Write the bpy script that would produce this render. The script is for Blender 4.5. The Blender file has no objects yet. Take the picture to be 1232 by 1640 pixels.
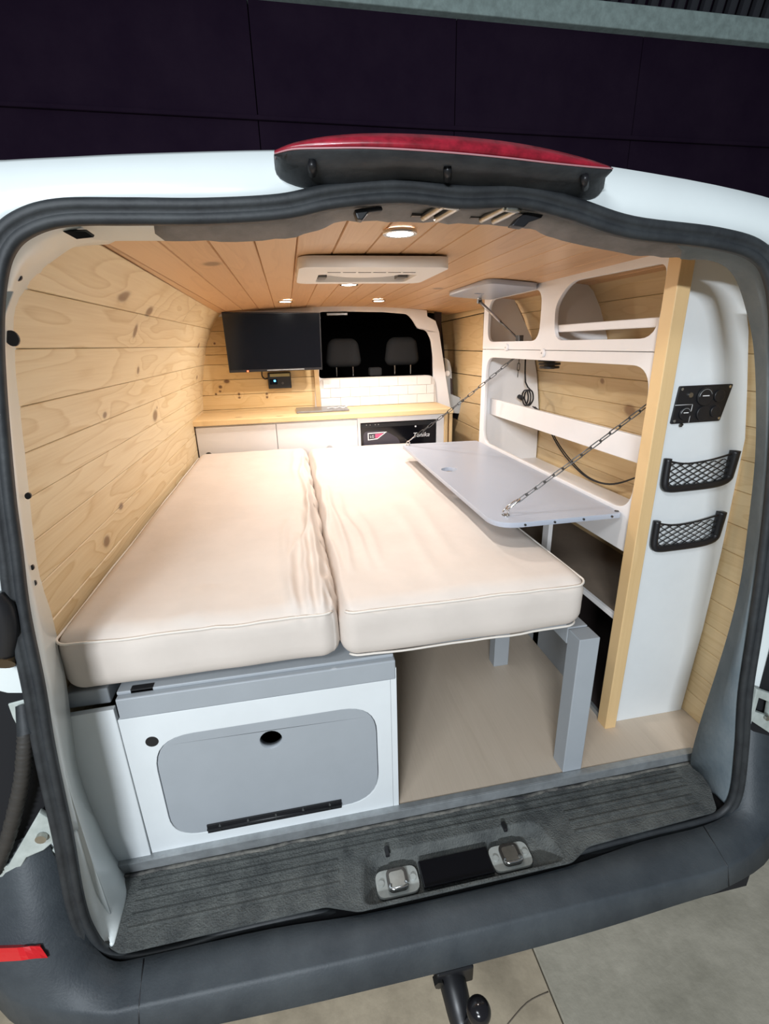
import bpy, bmesh, math, random
from mathutils import Vector, Matrix, noise
random.seed(4)
PI = math.pi
C = bpy.context.scene.collection
SC = bpy.context.scene

# ---------------------------------------------------------------- camera
CAM = Vector((-0.259, -0.902, 1.136))
YAW, PITCH, ROLL, FPX = math.radians(10.468), math.radians(-19.404), math.radians(-1.474), 765.43
_f = Vector((math.sin(YAW)*math.cos(PITCH), math.cos(YAW)*math.cos(PITCH), math.sin(PITCH)))
_r0 = Vector((math.cos(YAW), -math.sin(YAW), 0)); _u0 = _r0.cross(_f)
_r = math.cos(ROLL)*_r0 + math.sin(ROLL)*_u0
_u = -math.sin(ROLL)*_r0 + math.cos(ROLL)*_u0
cd = bpy.data.cameras.new('camera'); cam = bpy.data.objects.new('camera', cd); C.objects.link(cam)
cam.matrix_world = Matrix(((_r.x, _u.x, -_f.x, CAM.x), (_r.y, _u.y, -_f.y, CAM.y), (_r.z, _u.z, -_f.z, CAM.z), (0, 0, 0, 1)))
cd.sensor_fit = 'HORIZONTAL'; cd.sensor_width = 36; cd.lens = FPX/1232*36; cd.clip_start = 0.02
SC.camera = cam
# ---------------------------------------------------------------- world, garage tube light and added fill, exposure
w = bpy.data.worlds.new('world'); SC.world = w; w.use_nodes = True
w.node_tree.nodes['Background'].inputs[0].default_value = (0.62, 0.72, 0.80, 1)
w.node_tree.nodes['Background'].inputs[1].default_value = 0.10
def area(name, loc, target, sx, sy, power, col):
    l = bpy.data.lights.new(name, 'AREA'); l.shape = 'RECTANGLE'; l.size = sx; l.size_y = sy
    l.energy = power; l.color = col
    o = bpy.data.objects.new(name, l); C.objects.link(o); o.location = loc
    o.rotation_euler = (Vector(target)-Vector(loc)).to_track_quat('-Z', 'Y').to_euler(); return o
area('garage_tube_light', (-1.45, -3.9, 1.98), (0.1, 0, 0.7), 0.9, 0.06, 96, (0.86, 0.93, 1.0))
area('garage_fill_light', (-1.7, -2.4, 3.0), (0.3, -0.3, -0.2), 1.2, 0.5, 30, (0.88, 0.95, 1.0))  # added overhead fill for ground and bumper, not an actual garage fixture
LAMPS = [(-0.022, 0.137), (-0.021, 0.974), (-0.247, 1.578), (0.208, 1.633)]
LAMP_W = [1.5, 2.8, 2.3, 3.7]
vs = SC.view_settings; vs.view_transform = 'Standard'; vs.look = 'None'; vs.gamma = 1.0; vs.use_curve_mapping = False
vs.exposure = 0.75

# ---------------------------------------------------------------- helpers
def at(px, py, ax, val):                   # a pixel of the photograph on a plane of the van -> real point
    d = _f + _r*((px-616)/FPX) - _u*((py-820)/FPX)
    i = 'XYZ'.index(ax); t = (val-CAM[i])/d[i]; return CAM + d*t
def atop(px, py, off=0.0):                 # on the leaning plane of the rear doorway
    d = _f + _r*((px-616)/FPX) - _u*((py-820)/FPX)
    a, b = -0.165+off, 0.065
    t = (a + b*CAM.z - CAM.y)/(d.y - b*d.z); return CAM + d*t

MATS = {}
def nodes_of(name):
    m = bpy.data.materials.new(name); m.use_nodes = True; nt = m.node_tree
    return m, nt, nt.nodes['Principled BSDF']
def mat(name, col, rough=0.5, metal=0.0, var=0.0, scale=8.0, bump=0.0, bscale=60.0, emit=0.0, spec=0.5, dirt=None, coat=0.0):
    if name in MATS: return MATS[name]
    m, nt, b = nodes_of(name); N = nt.nodes; L = nt.links
    b.inputs['Base Color'].default_value = (*col, 1); b.inputs['Roughness'].default_value = rough
    b.inputs['Metallic'].default_value = metal; b.inputs['Specular IOR Level'].default_value = spec
    b.inputs['Coat Weight'].default_value = coat
    tc = N.new('ShaderNodeTexCoord')
    if var > 0 or dirt:
        n = N.new('ShaderNodeTexNoise'); n.inputs['Scale'].default_value = scale; n.inputs['Detail'].default_value = 6
        n.inputs['Roughness'].default_value = 0.65
        L.new(tc.outputs['Object'], n.inputs['Vector'])
        r = N.new('ShaderNodeValToRGB'); L.new(n.outputs['Fac'], r.inputs['Fac'])
        d = dirt if dirt else tuple(c*(1-var) for c in col)
        r.color_ramp.elements[0].position = 0.34; r.color_ramp.elements[1].position = 0.66
        r.color_ramp.elements[0].color = (*d, 1); r.color_ramp.elements[1].color = (*col, 1)
        L.new(r.outputs['Color'], b.inputs['Base Color'])
    if bump > 0:
        n2 = N.new('ShaderNodeTexNoise'); n2.inputs['Scale'].default_value = bscale; n2.inputs['Detail'].default_value = 4
        L.new(tc.outputs['Object'], n2.inputs['Vector'])
        bp = N.new('ShaderNodeBump'); bp.inputs['Strength'].default_value = bump; bp.inputs['Distance'].default_value = 0.004
        L.new(n2.outputs['Fac'], bp.inputs['Height']); L.new(bp.outputs['Normal'], b.inputs['Normal'])
    if emit > 0:
        b.inputs['Emission Color'].default_value = (*col, 1); b.inputs['Emission Strength'].default_value = emit
    MATS[name] = m; return m

def pine(name, along, across, light, dark, knots=(), knotcol=(0.20, 0.10, 0.045), randomknots=0.0, ring=13.0, rough=0.45, flip=0.0, contrast=1.0):
    """pine boards: growth rings stretched along the board, knots as ellipses, tone differing per board"""
    m, nt, b = nodes_of(name); N = nt.nodes; L = nt.links
    def math_(op, a, c=None, d=None):
        n = N.new('ShaderNodeMath'); n.operation = op
        for i, v in enumerate((a, c, d)):
            if v is None: continue
            if isinstance(v, (int, float)): n.inputs[i].default_value = v
            else: L.new(v, n.inputs[i])
        return n.outputs[0]
    tc = N.new('ShaderNodeTexCoord'); sp = N.new('ShaderNodeSeparateXYZ'); L.new(tc.outputs['Object'], sp.inputs[0])
    oi = N.new('ShaderNodeObjectInfo')
    U = sp.outputs[along]; V = sp.outputs[across]
    off = math_('MULTIPLY', oi.outputs['Random'], 37.0)
    # knots first: they push the rings aside
    total = None; core = None
    for (ku, kv, ru, rv) in knots:
        du = math_('DIVIDE', math_('SUBTRACT', U, ku), ru); dv = math_('DIVIDE', math_('SUBTRACT', V, kv), rv)
        d2 = math_('ADD', math_('MULTIPLY', du, du), math_('MULTIPLY', dv, dv))
        g = math_('DIVIDE', 1.0, math_('ADD', 1.0, math_('MULTIPLY', d2, 0.16)))
        c = math_('DIVIDE', 1.0, math_('ADD', 1.0, math_('POWER', d2, 4.0)))
        total = g if total is None else math_('ADD', total, g); core = c if core is None else math_('MAXIMUM', core, c)
    cv = N.new('ShaderNodeCombineXYZ')
    L.new(math_('MULTIPLY', U, 1.15), cv.inputs[0]); L.new(math_('MULTIPLY', V, 8.5), cv.inputs[1]); L.new(off, cv.inputs[2])
    n1 = N.new('ShaderNodeTexNoise'); n1.inputs['Scale'].default_value = 1.0; n1.inputs['Detail'].default_value = 2.0; n1.inputs['Roughness'].default_value = 0.45
    L.new(cv.outputs[0], n1.inputs['Vector'])
    h = math_('MULTIPLY', n1.outputs['Fac'], ring)
    if total is not None: h = math_('ADD', h, math_('MULTIPLY', total, 1.6))
    fr = math_('FRACT', h)
    bands = N.new('ShaderNodeValToRGB'); L.new(fr, bands.inputs['Fac'])
    e = bands.color_ramp.elements; e[0].position = 0.0; e[0].color = (0.08, 0.08, 0.08, 1); e[1].position = 1.0; e[1].color = (0.0, 0.0, 0.0, 1)
    x = e.new(0.72); x.color = (0.45, 0.45, 0.45, 1); x = e.new(0.9); x.color = (1, 1, 1, 1)
    cv2 = N.new('ShaderNodeCombineXYZ')
    L.new(math_('MULTIPLY', U, 6.0), cv2.inputs[0]); L.new(math_('MULTIPLY', V, 240.0), cv2.inputs[1]); L.new(off, cv2.inputs[2])
    n2 = N.new('ShaderNodeTexNoise'); n2.inputs['Scale'].default_value = 1.0; n2.inputs['Detail'].default_value = 3.0
    L.new(cv2.outputs[0], n2.inputs['Vector'])
    f = math_('ADD', math_('MULTIPLY', bands.outputs['Color'], 0.42*contrast), math_('MULTIPLY', math_('SUBTRACT', n2.outputs['Fac'], 0.5), 0.55))
    f = math_('ADD', f, math_('MULTIPLY', math_('SUBTRACT', oi.outputs['Random'], 0.5), 0.42))
    mx = N.new('ShaderNodeMix'); mx.data_type = 'RGBA'; mx.inputs[6].default_value = (*light, 1); mx.inputs[7].default_value = (*dark, 1)
    cl = math_('MINIMUM', math_('MAXIMUM', math_('ADD', f, 0.12), 0.0), 1.0); L.new(cl, mx.inputs[0])
    col = mx.outputs[2]
    kf = core
    if randomknots > 0:
        cv3 = N.new('ShaderNodeCombineXYZ')
        L.new(math_('MULTIPLY', U, 5.0), cv3.inputs[0]); L.new(math_('MULTIPLY', V, 9.0), cv3.inputs[1]); L.new(off, cv3.inputs[2])
        vo = N.new('ShaderNodeTexVoronoi'); vo.inputs['Scale'].default_value = 1.0; L.new(cv3.outputs[0], vo.inputs['Vector'])
        k = math_('LESS_THAN', vo.outputs['Distance'], 0.075*randomknots)
        kf = k if kf is None else math_('MAXIMUM', kf, k)
    if kf is not None:
        m2 = N.new('ShaderNodeMix'); m2.data_type = 'RGBA'; L.new(math_('MULTIPLY', kf, 0.85), m2.inputs[0]); L.new(col, m2.inputs[6]); m2.inputs[7].default_value = (*knotcol, 1)
        col = m2.outputs[2]
    L.new(col, b.inputs['Base Color']); b.inputs['Roughness'].default_value = rough
    bp = N.new('ShaderNodeBump'); bp.inputs['Strength'].default_value = 0.12; bp.inputs['Distance'].default_value = 0.002
    L.new(f, bp.inputs['Height']); L.new(bp.outputs['Normal'], b.inputs['Normal'])
    MATS[name] = m; return m

def link(name, me, m=None, parent=None, smooth=False, bevel=0.0, bseg=2, auto=None):
    o = bpy.data.objects.new(name, me); C.objects.link(o)
    if m is not None:
        me.materials.clear(); me.materials.append(m)
    if parent is not None: o.parent = parent
    if smooth:
        for p in me.polygons: p.use_smooth = True
    if auto:
        for p in me.polygons: p.use_smooth = True
        try: me.set_sharp_from_angle(angle=math.radians(auto))
        except Exception: pass
    if bevel > 0:
        b = o.modifiers.new('bevel', 'BEVEL'); b.width = bevel; b.segments = bseg; b.limit_method = 'ANGLE'; b.angle_limit = math.radians(40)
        b.harden_normals = False
    return o
def frombm(bm, recalc=True):
    if recalc: bmesh.ops.recalc_face_normals(bm, faces=bm.faces)
    me = bpy.data.meshes.new('m'); bm.to_mesh(me); bm.free(); return me
def tag(o, label=None, cat=None, group=None, kind=None):
    if label: o['label'] = label
    if cat: o['category'] = cat
    if group: o['group'] = group
    if kind: o['kind'] = kind
    return o
def thing(name, loc, label, cat, group=None, rz=0.0):
    o = bpy.data.objects.new(name, None); C.objects.link(o); o.location = loc; o.rotation_euler = (0, 0, rz)
    o.empty_display_size = 0.05
    tag(o, label, cat, group); bpy.context.view_layer.update(); return o
def keep(o, parent):                       # parent without moving (parents are unrotated empties at a base point)
    o.parent = parent; o.matrix_parent_inverse = Matrix.Translation(parent.location).inverted(); return o
def structure(o, label=None):
    o['kind'] = 'structure'
    if label: o['label'] = label
    return o
def bm_box(bm, x0, x1, y0, y1, z0, z1):
    vs = [bm.verts.new((x, y, z)) for x in (x0, x1) for y in (y0, y1) for z in (z0, z1)]
    for f in ((0, 1, 3, 2), (4, 6, 7, 5), (0, 4, 5, 1), (2, 3, 7, 6), (0, 2, 6, 4), (1, 5, 7, 3)):
        bm.faces.new([vs[i] for i in f])
def box(name, x0, x1, y0, y1, z0, z1, m, parent=None, bevel=0.0, bseg=2):
    bm = bmesh.new(); bm_box(bm, min(x0, x1), max(x0, x1), min(y0, y1), max(y0, y1), min(z0, z1), max(z0, z1))
    o = link(name, frombm(bm), m, None, bevel=bevel, bseg=bseg)
    if parent is not None: keep(o, parent)
    return o
def bm_cyl(bm, p0, p1, r0, r1=None, seg=16, cap=True):
    p0 = Vector(p0); p1 = Vector(p1); r1 = r0 if r1 is None else r1
    d = (p1-p0).normalized(); a = d.orthogonal().normalized(); b = d.cross(a)
    A = [bm.verts.new(p0+(a*math.cos(t)+b*math.sin(t))*r0) for t in [2*PI*i/seg for i in range(seg)]]
    B = [bm.verts.new(p1+(a*math.cos(t)+b*math.sin(t))*r1) for t in [2*PI*i/seg for i in range(seg)]]
    for i in range(seg): bm.faces.new((A[i], A[(i+1) % seg], B[(i+1) % seg], B[i]))
    if cap: bm.faces.new(A[::-1]); bm.faces.new(B)
def cyl(name, p0, p1, r, m, parent=None, r1=None, seg=20, bevel=0.0):
    bm = bmesh.new(); bm_cyl(bm, p0, p1, r, r1, seg); o = link(name, frombm(bm), m, None, auto=40, bevel=bevel)
    if parent is not None: keep(o, parent)
    return o
def catmull(pts, n=8, closed=False):
    P = [Vector(p) for p in pts]; out = []; L = len(P); rng = range(L if closed else L-1)
    for i in rng:
        if closed: p0, p1, p2, p3 = P[(i-1) % L], P[i], P[(i+1) % L], P[(i+2) % L]
        else: p0, p1, p2, p3 = P[max(i-1, 0)], P[i], P[i+1], P[min(i+2, L-1)]
        for k in range(n):
            t = k/n; out.append(0.5*((2*p1)+(p2-p0)*t+(2*p0-5*p1+4*p2-p3)*t*t+(3*p1-p0-3*p2+p3)*t*t*t))
    if not closed: out.append(P[-1])
    return out
def bm_tube(bm, pts, r, seg=8, closed=False, rf=None):
    P = [Vector(p) for p in pts]; n = len(P); rings = []; prev = None
    for i, p in enumerate(P):
        if closed: t = (P[(i+1) % n]-P[(i-1) % n])
        else: t = P[min(i+1, n-1)]-P[max(i-1, 0)]
        t.normalize()
        if prev is None: a = t.orthogonal().normalized()
        else: a = (prev - t*prev.dot(t)).normalized()
        prev = a; b = t.cross(a); rr = r if rf is None else rf(i/(n-1))
        rings.append([bm.verts.new(p+(a*math.cos(2*PI*k/seg)+b*math.sin(2*PI*k/seg))*rr) for k in range(seg)])
    for i in range(n if closed else n-1):
        A, B = rings[i], rings[(i+1) % n]
        for k in range(seg): bm.faces.new((A[k], A[(k+1) % seg], B[(k+1) % seg], B[k]))
    if not closed: bm.faces.new(rings[0][::-1]); bm.faces.new(rings[-1])
def tube(name, pts, r, m, parent=None, seg=8, closed=False, sm=0, rf=None):
    if sm: pts = catmull(pts, sm, closed)
    bm = bmesh.new(); bm_tube(bm, pts, r, seg, closed, rf); o = link(name, frombm(bm), m, None, smooth=True)
    if parent is not None: keep(o, parent)
    return o
def rrect(x0, x1, y0, y1, r, n=6):         # rounded rectangle outline (r may be 4 radii: from (x0,y0) round)
    if isinstance(r, (int, float)): r = (r,)*4
    out = []
    for (cx, cy, a0, rr) in ((x0+r[0], y0+r[0], PI, r[0]), (x1-r[1], y0+r[1], 1.5*PI, r[1]), (x1-r[2], y1-r[2], 0, r[2]), (x0+r[3], y1-r[3], PI/2, r[3])):
        for i in range(n+1):
            a = a0+PI/2*i/n; out.append((cx+rr*math.cos(a), cy+rr*math.sin(a)))
    return out
def roundpoly(pts, r, n=5):
    out = []; L = len(pts)
    for i in range(L):
        p = Vector(pts[i]).to_2d() if len(pts[i]) > 2 else Vector(pts[i]); a = Vector(pts[i-1][:2]); b = Vector(pts[(i+1) % L][:2])
        rr = pts[i][2] if len(pts[i]) > 2 else r
        d1 = (a-p); d2 = (b-p); k1 = min(rr, d1.length*0.48); k2 = min(rr, d2.length*0.48)
        s = p+d1.normalized()*k1; e = p+d2.normalized()*k2
        for j in range(n+1):
            t = j/n; q = s*(1-t)**2+p*2*t*(1-t)+e*t*t; out.append((q.x, q.y))
    return out
def circ(cx, cy, r, n=24, ry=None):
    return [(cx+r*math.cos(2*PI*i/n), cy+(ry or r)*math.sin(2*PI*i/n)) for i in range(n)]
def plate(name, outer, holes, f, m, parent=None, bevel=0.0, th=0.01):
    """flat board with holes; f(u, v, w) maps outline (u, v) and w in 0..th to the world"""
    cu = bpy.data.curves.new('c', 'CURVE'); cu.dimensions = '2D'; cu.fill_mode = 'BOTH'; cu.extrude = 0.5; cu.resolution_u = 1
    for pl in [outer]+list(holes):
        s = cu.splines.new('POLY'); s.points.add(len(pl)-1)
        for i, p in enumerate(pl): s.points[i].co = (p[0], p[1], 0, 1)
        s.use_cyclic_u = True
    to = bpy.data.objects.new('t', cu); C.objects.link(to)
    dg = bpy.context.evaluated_depsgraph_get(); me = bpy.data.meshes.new_from_object(to.evaluated_get(dg))
    bpy.data.objects.remove(to); bpy.data.curves.remove(cu)
    for v in me.vertices: v.co = f(v.co.x, v.co.y, (v.co.z+0.5)*th)
    bm = bmesh.new(); bm.from_mesh(me); bpy.data.meshes.remove(me)
    bmesh.ops.remove_doubles(bm, verts=bm.verts, dist=1e-6)
    me = frombm(bm); o = link(name, me, m, None, bevel=bevel)
    if parent is not None: keep(o, parent)
    return o
FX = lambda x: (lambda u, v, w_: Vector((x+w_, u, v)))      # outline in (Y, Z)
FY = lambda y: (lambda u, v, w_: Vector((u, y+w_, v)))      # outline in (X, Z)
FZ = lambda z: (lambda u, v, w_: Vector((u, v, z+w_)))      # outline in (X, Y)
def loft(name, rows, m, parent=None, solid=0.003, smooth=True, closed=False, sub=0, auto=None):
    bm = bmesh.new(); V = [[bm.verts.new(p) for p in r] for r in rows]
    for i in range(len(V)-1):
        n = len(V[i])
        for k in range(n if closed else n-1):
            bm.faces.new((V[i][k], V[i][(k+1) % n], V[i+1][(k+1) % n], V[i+1][k]))
    o = link(name, frombm(bm, False), m, None, smooth=smooth, auto=auto)
    if solid: s = o.modifiers.new('solid', 'SOLIDIFY'); s.thickness = solid; s.offset = 0
    if sub: s = o.modifiers.new('sub', 'SUBSURF'); s.levels = sub; s.render_levels = sub
    if parent is not None: keep(o, parent)
    return o
def text(name, s, loc, size, m, parent, rot, ext=0.0004, sx=1.0, shear=0.0):
    cu = bpy.data.curves.new('txt', 'FONT'); cu.body = s; cu.size = size; cu.extrude = ext; cu.shear = shear
    cu.align_x = 'CENTER'; cu.align_y = 'CENTER'
    to = bpy.data.objects.new('t', cu); C.objects.link(to)
    dg = bpy.context.evaluated_depsgraph_get(); me = bpy.data.meshes.new_from_object(to.evaluated_get(dg))
    bpy.data.objects.remove(to)
    M = Matrix.Translation(loc) @ rot @ Matrix.Diagonal((sx, 1, 1, 1)); me.transform(M)
    o = link(name, me, m, None); keep(o, parent); return o
ROT_BACK = Matrix.Rotation(PI/2, 4, 'X')   # text facing the rear doors

# ---------------------------------------------------------------- materials
WKN = [(1.02, 0.905, .030, .020), (0.50, 1.262, .035, .011), (0.78, 1.245, .030, .013), (0.70, 1.188, .016, .018), (0.79, 1.075, .012, .011),
       (0.50, 0.975, .014, .008), (0.40, 0.655, .022, .014), (0.55, 0.705, .018, .009), (1.9, 0.99, .018, .01), (1.85, 1.15, .02, .012), (1.05, 0.93, .006, .005)]
M_wall = pine('pine_wall', 1, 2, (0.78, 0.63, 0.40), (0.56, 0.37, 0.16), WKN, ring=11.0, contrast=1.25, knotcol=(0.20, 0.11, 0.055))
M_wallR = pine('pine_wall_right', 1, 2, (0.76, 0.57, 0.32), (0.58, 0.38, 0.17), [(0.75, 0.985, .012, .01), (0.60, 0.895, .03, .02), (1.45, 1.2, .02, .012), (1.6, .98, .016, .012)], ring=10.0, knotcol=(0.30, 0.16, 0.07))
M_tvw = pine('pine_tv_wall', 0, 2, (0.76, 0.56, 0.29), (0.58, 0.36, 0.14),
             [(-.70, 1.195, .013, .015), (-.66, 1.16, .006, .006), (-.62, 0.95, .016, .010), (-.66, 0.92, .010, .009), (-.665, 0.895, .007, .006), (-.56, 0.875, .007, .008), (-.56, .855, .007, .006), (-.69, .88, .006, .006), (-.4, .87, .007, .007), (-.4, .85, .007, .007)], ring=10.0, knotcol=(0.10, 0.03, 0.015))
M_ceil = pine('pine_ceiling', 1, 0, (0.66, 0.40, 0.21), (0.47, 0.245, 0.11), [(0.45, -.42, .03, .02), (1.1, .35, .03, .02)], ring=8.0, randomknots=0.0, rough=0.38, contrast=0.7)
M_top = pine('pine_worktop', 0, 1, (0.82, 0.60, 0.32), (0.64, 0.42, 0.18), [(-.55, 1.84, .02, .01), (-.33, 1.80, .02, .01)], ring=8.0, knotcol=(0.25, 0.11, 0.04))
M_post = pine('pine_post', 2, 0, (0.76, 0.53, 0.27), (0.62, 0.40, 0.18), ring=5.0)
M_edge = mat('pine_edge', (0.66, 0.44, 0.22), 0.5, var=0.15, scale=30)
M_lam = pine('laminate_floor', 1, 0, (0.66, 0.55, 0.44), (0.52, 0.42, 0.32), ring=3.0, rough=0.5, contrast=0.5)
M_white = mat('white_paint', (0.80, 0.775, 0.765), 0.42, var=0.03, scale=5)
M_whitec = mat('white_front', (0.76, 0.79, 0.80), 0.40, var=0.05, scale=6)
M_metal = mat('white_body_paint', (0.74, 0.79, 0.785), 0.28, var=0.05, scale=4, coat=0.3)
M_grey = mat('grey_paint', (0.375, 0.40, 0.425), 0.45, var=0.05, scale=10)
M_table = mat('grey_table', (0.42, 0.455, 0.53), 0.32, var=0.03, scale=3)
M_fab = mat('cream_fabric', (0.70, 0.62, 0.555), 0.9, var=0.06, scale=7, bump=0.25, bscale=18)
M_pipe = mat('piping_fabric', (0.76, 0.70, 0.63), 0.9)
M_blk = mat('black_plastic', (0.012, 0.012, 0.014), 0.4)
M_rub = mat('door_seal_rubber', (0.014, 0.016, 0.019), 0.6, var=0.3, scale=20, dirt=(0.030, 0.034, 0.037), bump=0.2)
M_trim = mat('dusty_grey_trim', (0.105, 0.135, 0.155), 0.75, scale=9, dirt=(0.165, 0.195, 0.21), bump=0.25, bscale=80)
M_head = mat('header_trim', (0.15, 0.145, 0.145), 0.7, scale=14, dirt=(0.24, 0.23, 0.23), bump=0.2)
M_mat = mat('ribbed_sill_plastic', (0.055, 0.060, 0.060), 0.7, scale=16, dirt=(0.125, 0.132, 0.125), bump=0.9, bscale=260)
M_bump = mat('bumper_plastic', (0.027, 0.034, 0.042), 0.55, scale=5, dirt=(0.060, 0.070, 0.078), bump=0.15, bscale=220)
M_lampb = mat('lamp_housing', (0.018, 0.021, 0.026), 0.5, scale=22, dirt=(0.04, 0.045, 0.05), bump=0.3)
M_red = mat('red_lens', (0.36, 0.012, 0.03), 0.3, var=0.55, scale=40, coat=0.25)
M_refl = mat('red_reflector', (0.62, 0.015, 0.02), 0.2, coat=0.6)
M_steel = mat('steel', (0.55, 0.54, 0.50), 0.3, metal=1.0, var=0.2, scale=40)
M_dsteel = mat('dark_steel', (0.12, 0.115, 0.11), 0.35, metal=0.9)
M_chr = mat('chrome', (0.75, 0.75, 0.74), 0.12, metal=1.0)
M_alu = mat('aluminium_strip', (0.42, 0.44, 0.45), 0.4, metal=0.5, var=0.3, scale=18)
M_scr = mat('screen_glass', (0.004, 0.004, 0.006), 0.12, spec=0.6)
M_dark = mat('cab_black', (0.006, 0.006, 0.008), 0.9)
M_seat = mat('seat_fabric', (0.05, 0.052, 0.055), 0.95, bump=0.3, bscale=200)
M_conc = mat('concrete', (0.52, 0.475, 0.38), 0.8, scale=5, dirt=(0.35, 0.32, 0.25), bump=0.5, bscale=30)
M_conc2 = mat('concrete_tan', (0.60, 0.50, 0.36), 0.8, scale=7, dirt=(0.40, 0.33, 0.235), bump=0.5, bscale=20)
M_garage = mat('garage_dark_panel', (0.035, 0.020, 0.040), 0.95, scale=2, dirt=(0.026, 0.014, 0.032), spec=.05)
M_beam = mat('beam_paint', (0.60, 0.74, 0.70), 0.7, scale=12, dirt=(0.42, 0.52, 0.49))
M_tile = mat('white_tile', (0.78, 0.75, 0.72), 0.22, var=0.05, scale=12)
M_grout = mat('grout', (0.60, 0.56, 0.52), 0.8)
M_tan = mat('brown_shelf', (0.22, 0.17, 0.13), 0.6, var=0.2, scale=8)
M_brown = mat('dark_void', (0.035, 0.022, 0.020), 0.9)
M_glow = mat('lamp_glow', (1.0, 0.97, 0.92), 0.4, emit=14.0)
M_blue = mat('blue_led', (0.05, 0.35, 1.0), 0.4, emit=6.0)
M_redled = mat('red_led', (1.0, 0.08, 0.03), 0.4, emit=4.0)
M_gold = mat('label_strip', (0.35, 0.32, 0.16), 0.5)
M_txt = mat('silver_print', (0.80, 0.80, 0.80), 0.4)
M_pink = mat('pink_print', (0.75, 0.10, 0.22), 0.4)
M_primer = mat('grey_primer', (0.42, 0.44, 0.42), 0.5, scale=14, dirt=(0.28, 0.29, 0.27))

# ================================================================= SETTING
def ztop(x): return 1.345 - 0.08*(x-0.03)**2
PROF = [(0.0, -.775), (0.5, -.778), (0.78, -.775), (0.87, -.765), (0.96, -.752), (1.04, -.735), (1.145, -.708), (1.235, -.668), (1.29, -.628), (1.318, -.598)]
PROR = [(0.0, .895), (0.5, .915), (0.75, .912), (0.88, .903), (1.0, .880), (1.14, .845), (1.23, .808), (1.29, .770), (1.312, .742)]
def prof(P, z):
    for (z0, x0), (z1, x1) in zip(P, P[1:]):
        if z <= z1: return x0+(x1-x0)*(z-z0)/(z1-z0)
    return P[-1][1]
def wl(z, y):                               # the roof tapers a little towards the rear doors
    s = max(0, min(1, (z-1.262)/0.05)); t = max(0, 1-y/1.8); return prof(PROF, z)+0.040*s*t
def wr(z, y): return prof(PROR, z)
# floor
fl = box('floor', -0.80, 0.93, 0.0, 2.6, -0.03, 0.0, M_lam); structure(fl, 'light brown wood effect floor of the van')
# plank walls
def plank_strip(name, f, z0, z1, y0, y1, m, parent, inward, th=0.012, gap=0.0014, ny=3, nz=3):
    """board between heights z0..z1 on the curved wall x = f(z, y), bevelled tongue-and-groove edges"""
    bm = bmesh.new(); zs = [z0+gap*0.4, z0+gap*1.7]+[z0+(z1-z0)*k/nz for k in range(1, nz)]+[z1-gap*1.7, z1-gap*0.4]
    ys = [y0+(y1-y0)*k/ny for k in range(ny+1)]; rows = []
    for j, z in enumerate(zs):
        dep = 0.0018 if j in (0, len(zs)-1) else 0.0
        rows.append([bm.verts.new((f(z, y)-inward*dep, y, z)) for y in ys])
    back = [[bm.verts.new((f(z, y)-inward*th, y, z)) for y in ys] for z in (zs[0], zs[-1])]
    for r0, r1 in zip(rows, rows[1:]):
        for k in range(ny): bm.faces.new((r0[k], r0[k+1], r1[k+1], r1[k]))
    for k in range(ny):
        bm.faces.new((back[0][k], rows[0][k], rows[0][k+1], back[0][k+1])); bm.faces.new((rows[-1][k], back[1][k], back[1][k+1], rows[-1][k+1]))
    o = link(name, frombm(bm), m, parent); return o
def backing(name, f, y0, y1, off, m):
    zs = [0, .5, .78, .87, .96, 1.04, 1.145, 1.235, 1.29, 1.315]
    rows = [[Vector((f(z, y)+off, y, z)) for y in (y0, (y0+y1)/2, y1)] for z in zs]
    return loft(name, rows, m, solid=0.004)
M_gap = mat('gap_shadow_wood', (0.16, 0.095, 0.045), 0.8)
wallL = structure(backing('wall_left', wl, 0.0, 2.14, -0.016, M_gap), 'pine plank lining of the left side, behind the bed')
zl = [0.02, .10, .185, .27, .355, .44, .53, .62, .705, .79, .875, .96, 1.045, 1.143, 1.235, 1.314]
for a, b_ in zip(zl, zl[1:]):
    if abs(a-1.235) < 1e-6:
        plank_strip('plank', wl, a, b_, 0.0, 1.30, M_wall, wallL, 1); plank_strip('plank', wl, a, b_, 1.302, 2.13, M_wall, wallL, 1)
    else: plank_strip('plank', wl, a, b_, 0.0, 2.13, M_wall, wallL, 1)
wallR = structure(backing('wall_right', wr, -0.05, 1.30, 0.009, M_gap), 'pine plank lining of the right side behind the shelves')
zr = [0.0, .075, .15, .24, .32, .40, .48, .56, .64, .735, .82, .91, 1.0, 1.09, 1.18, 1.25, 1.31]
for a, b_ in zip(zr, zr[1:]): plank_strip('plank', wr, a, b_, -0.045, 1.27, M_wallR, wallR, -1)
# small upright batten at the rear end of the right lining
box('batten', .868, .893, -0.048, -0.030, 0.0, 0.98, M_edge, wallR, bevel=.002)
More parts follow.
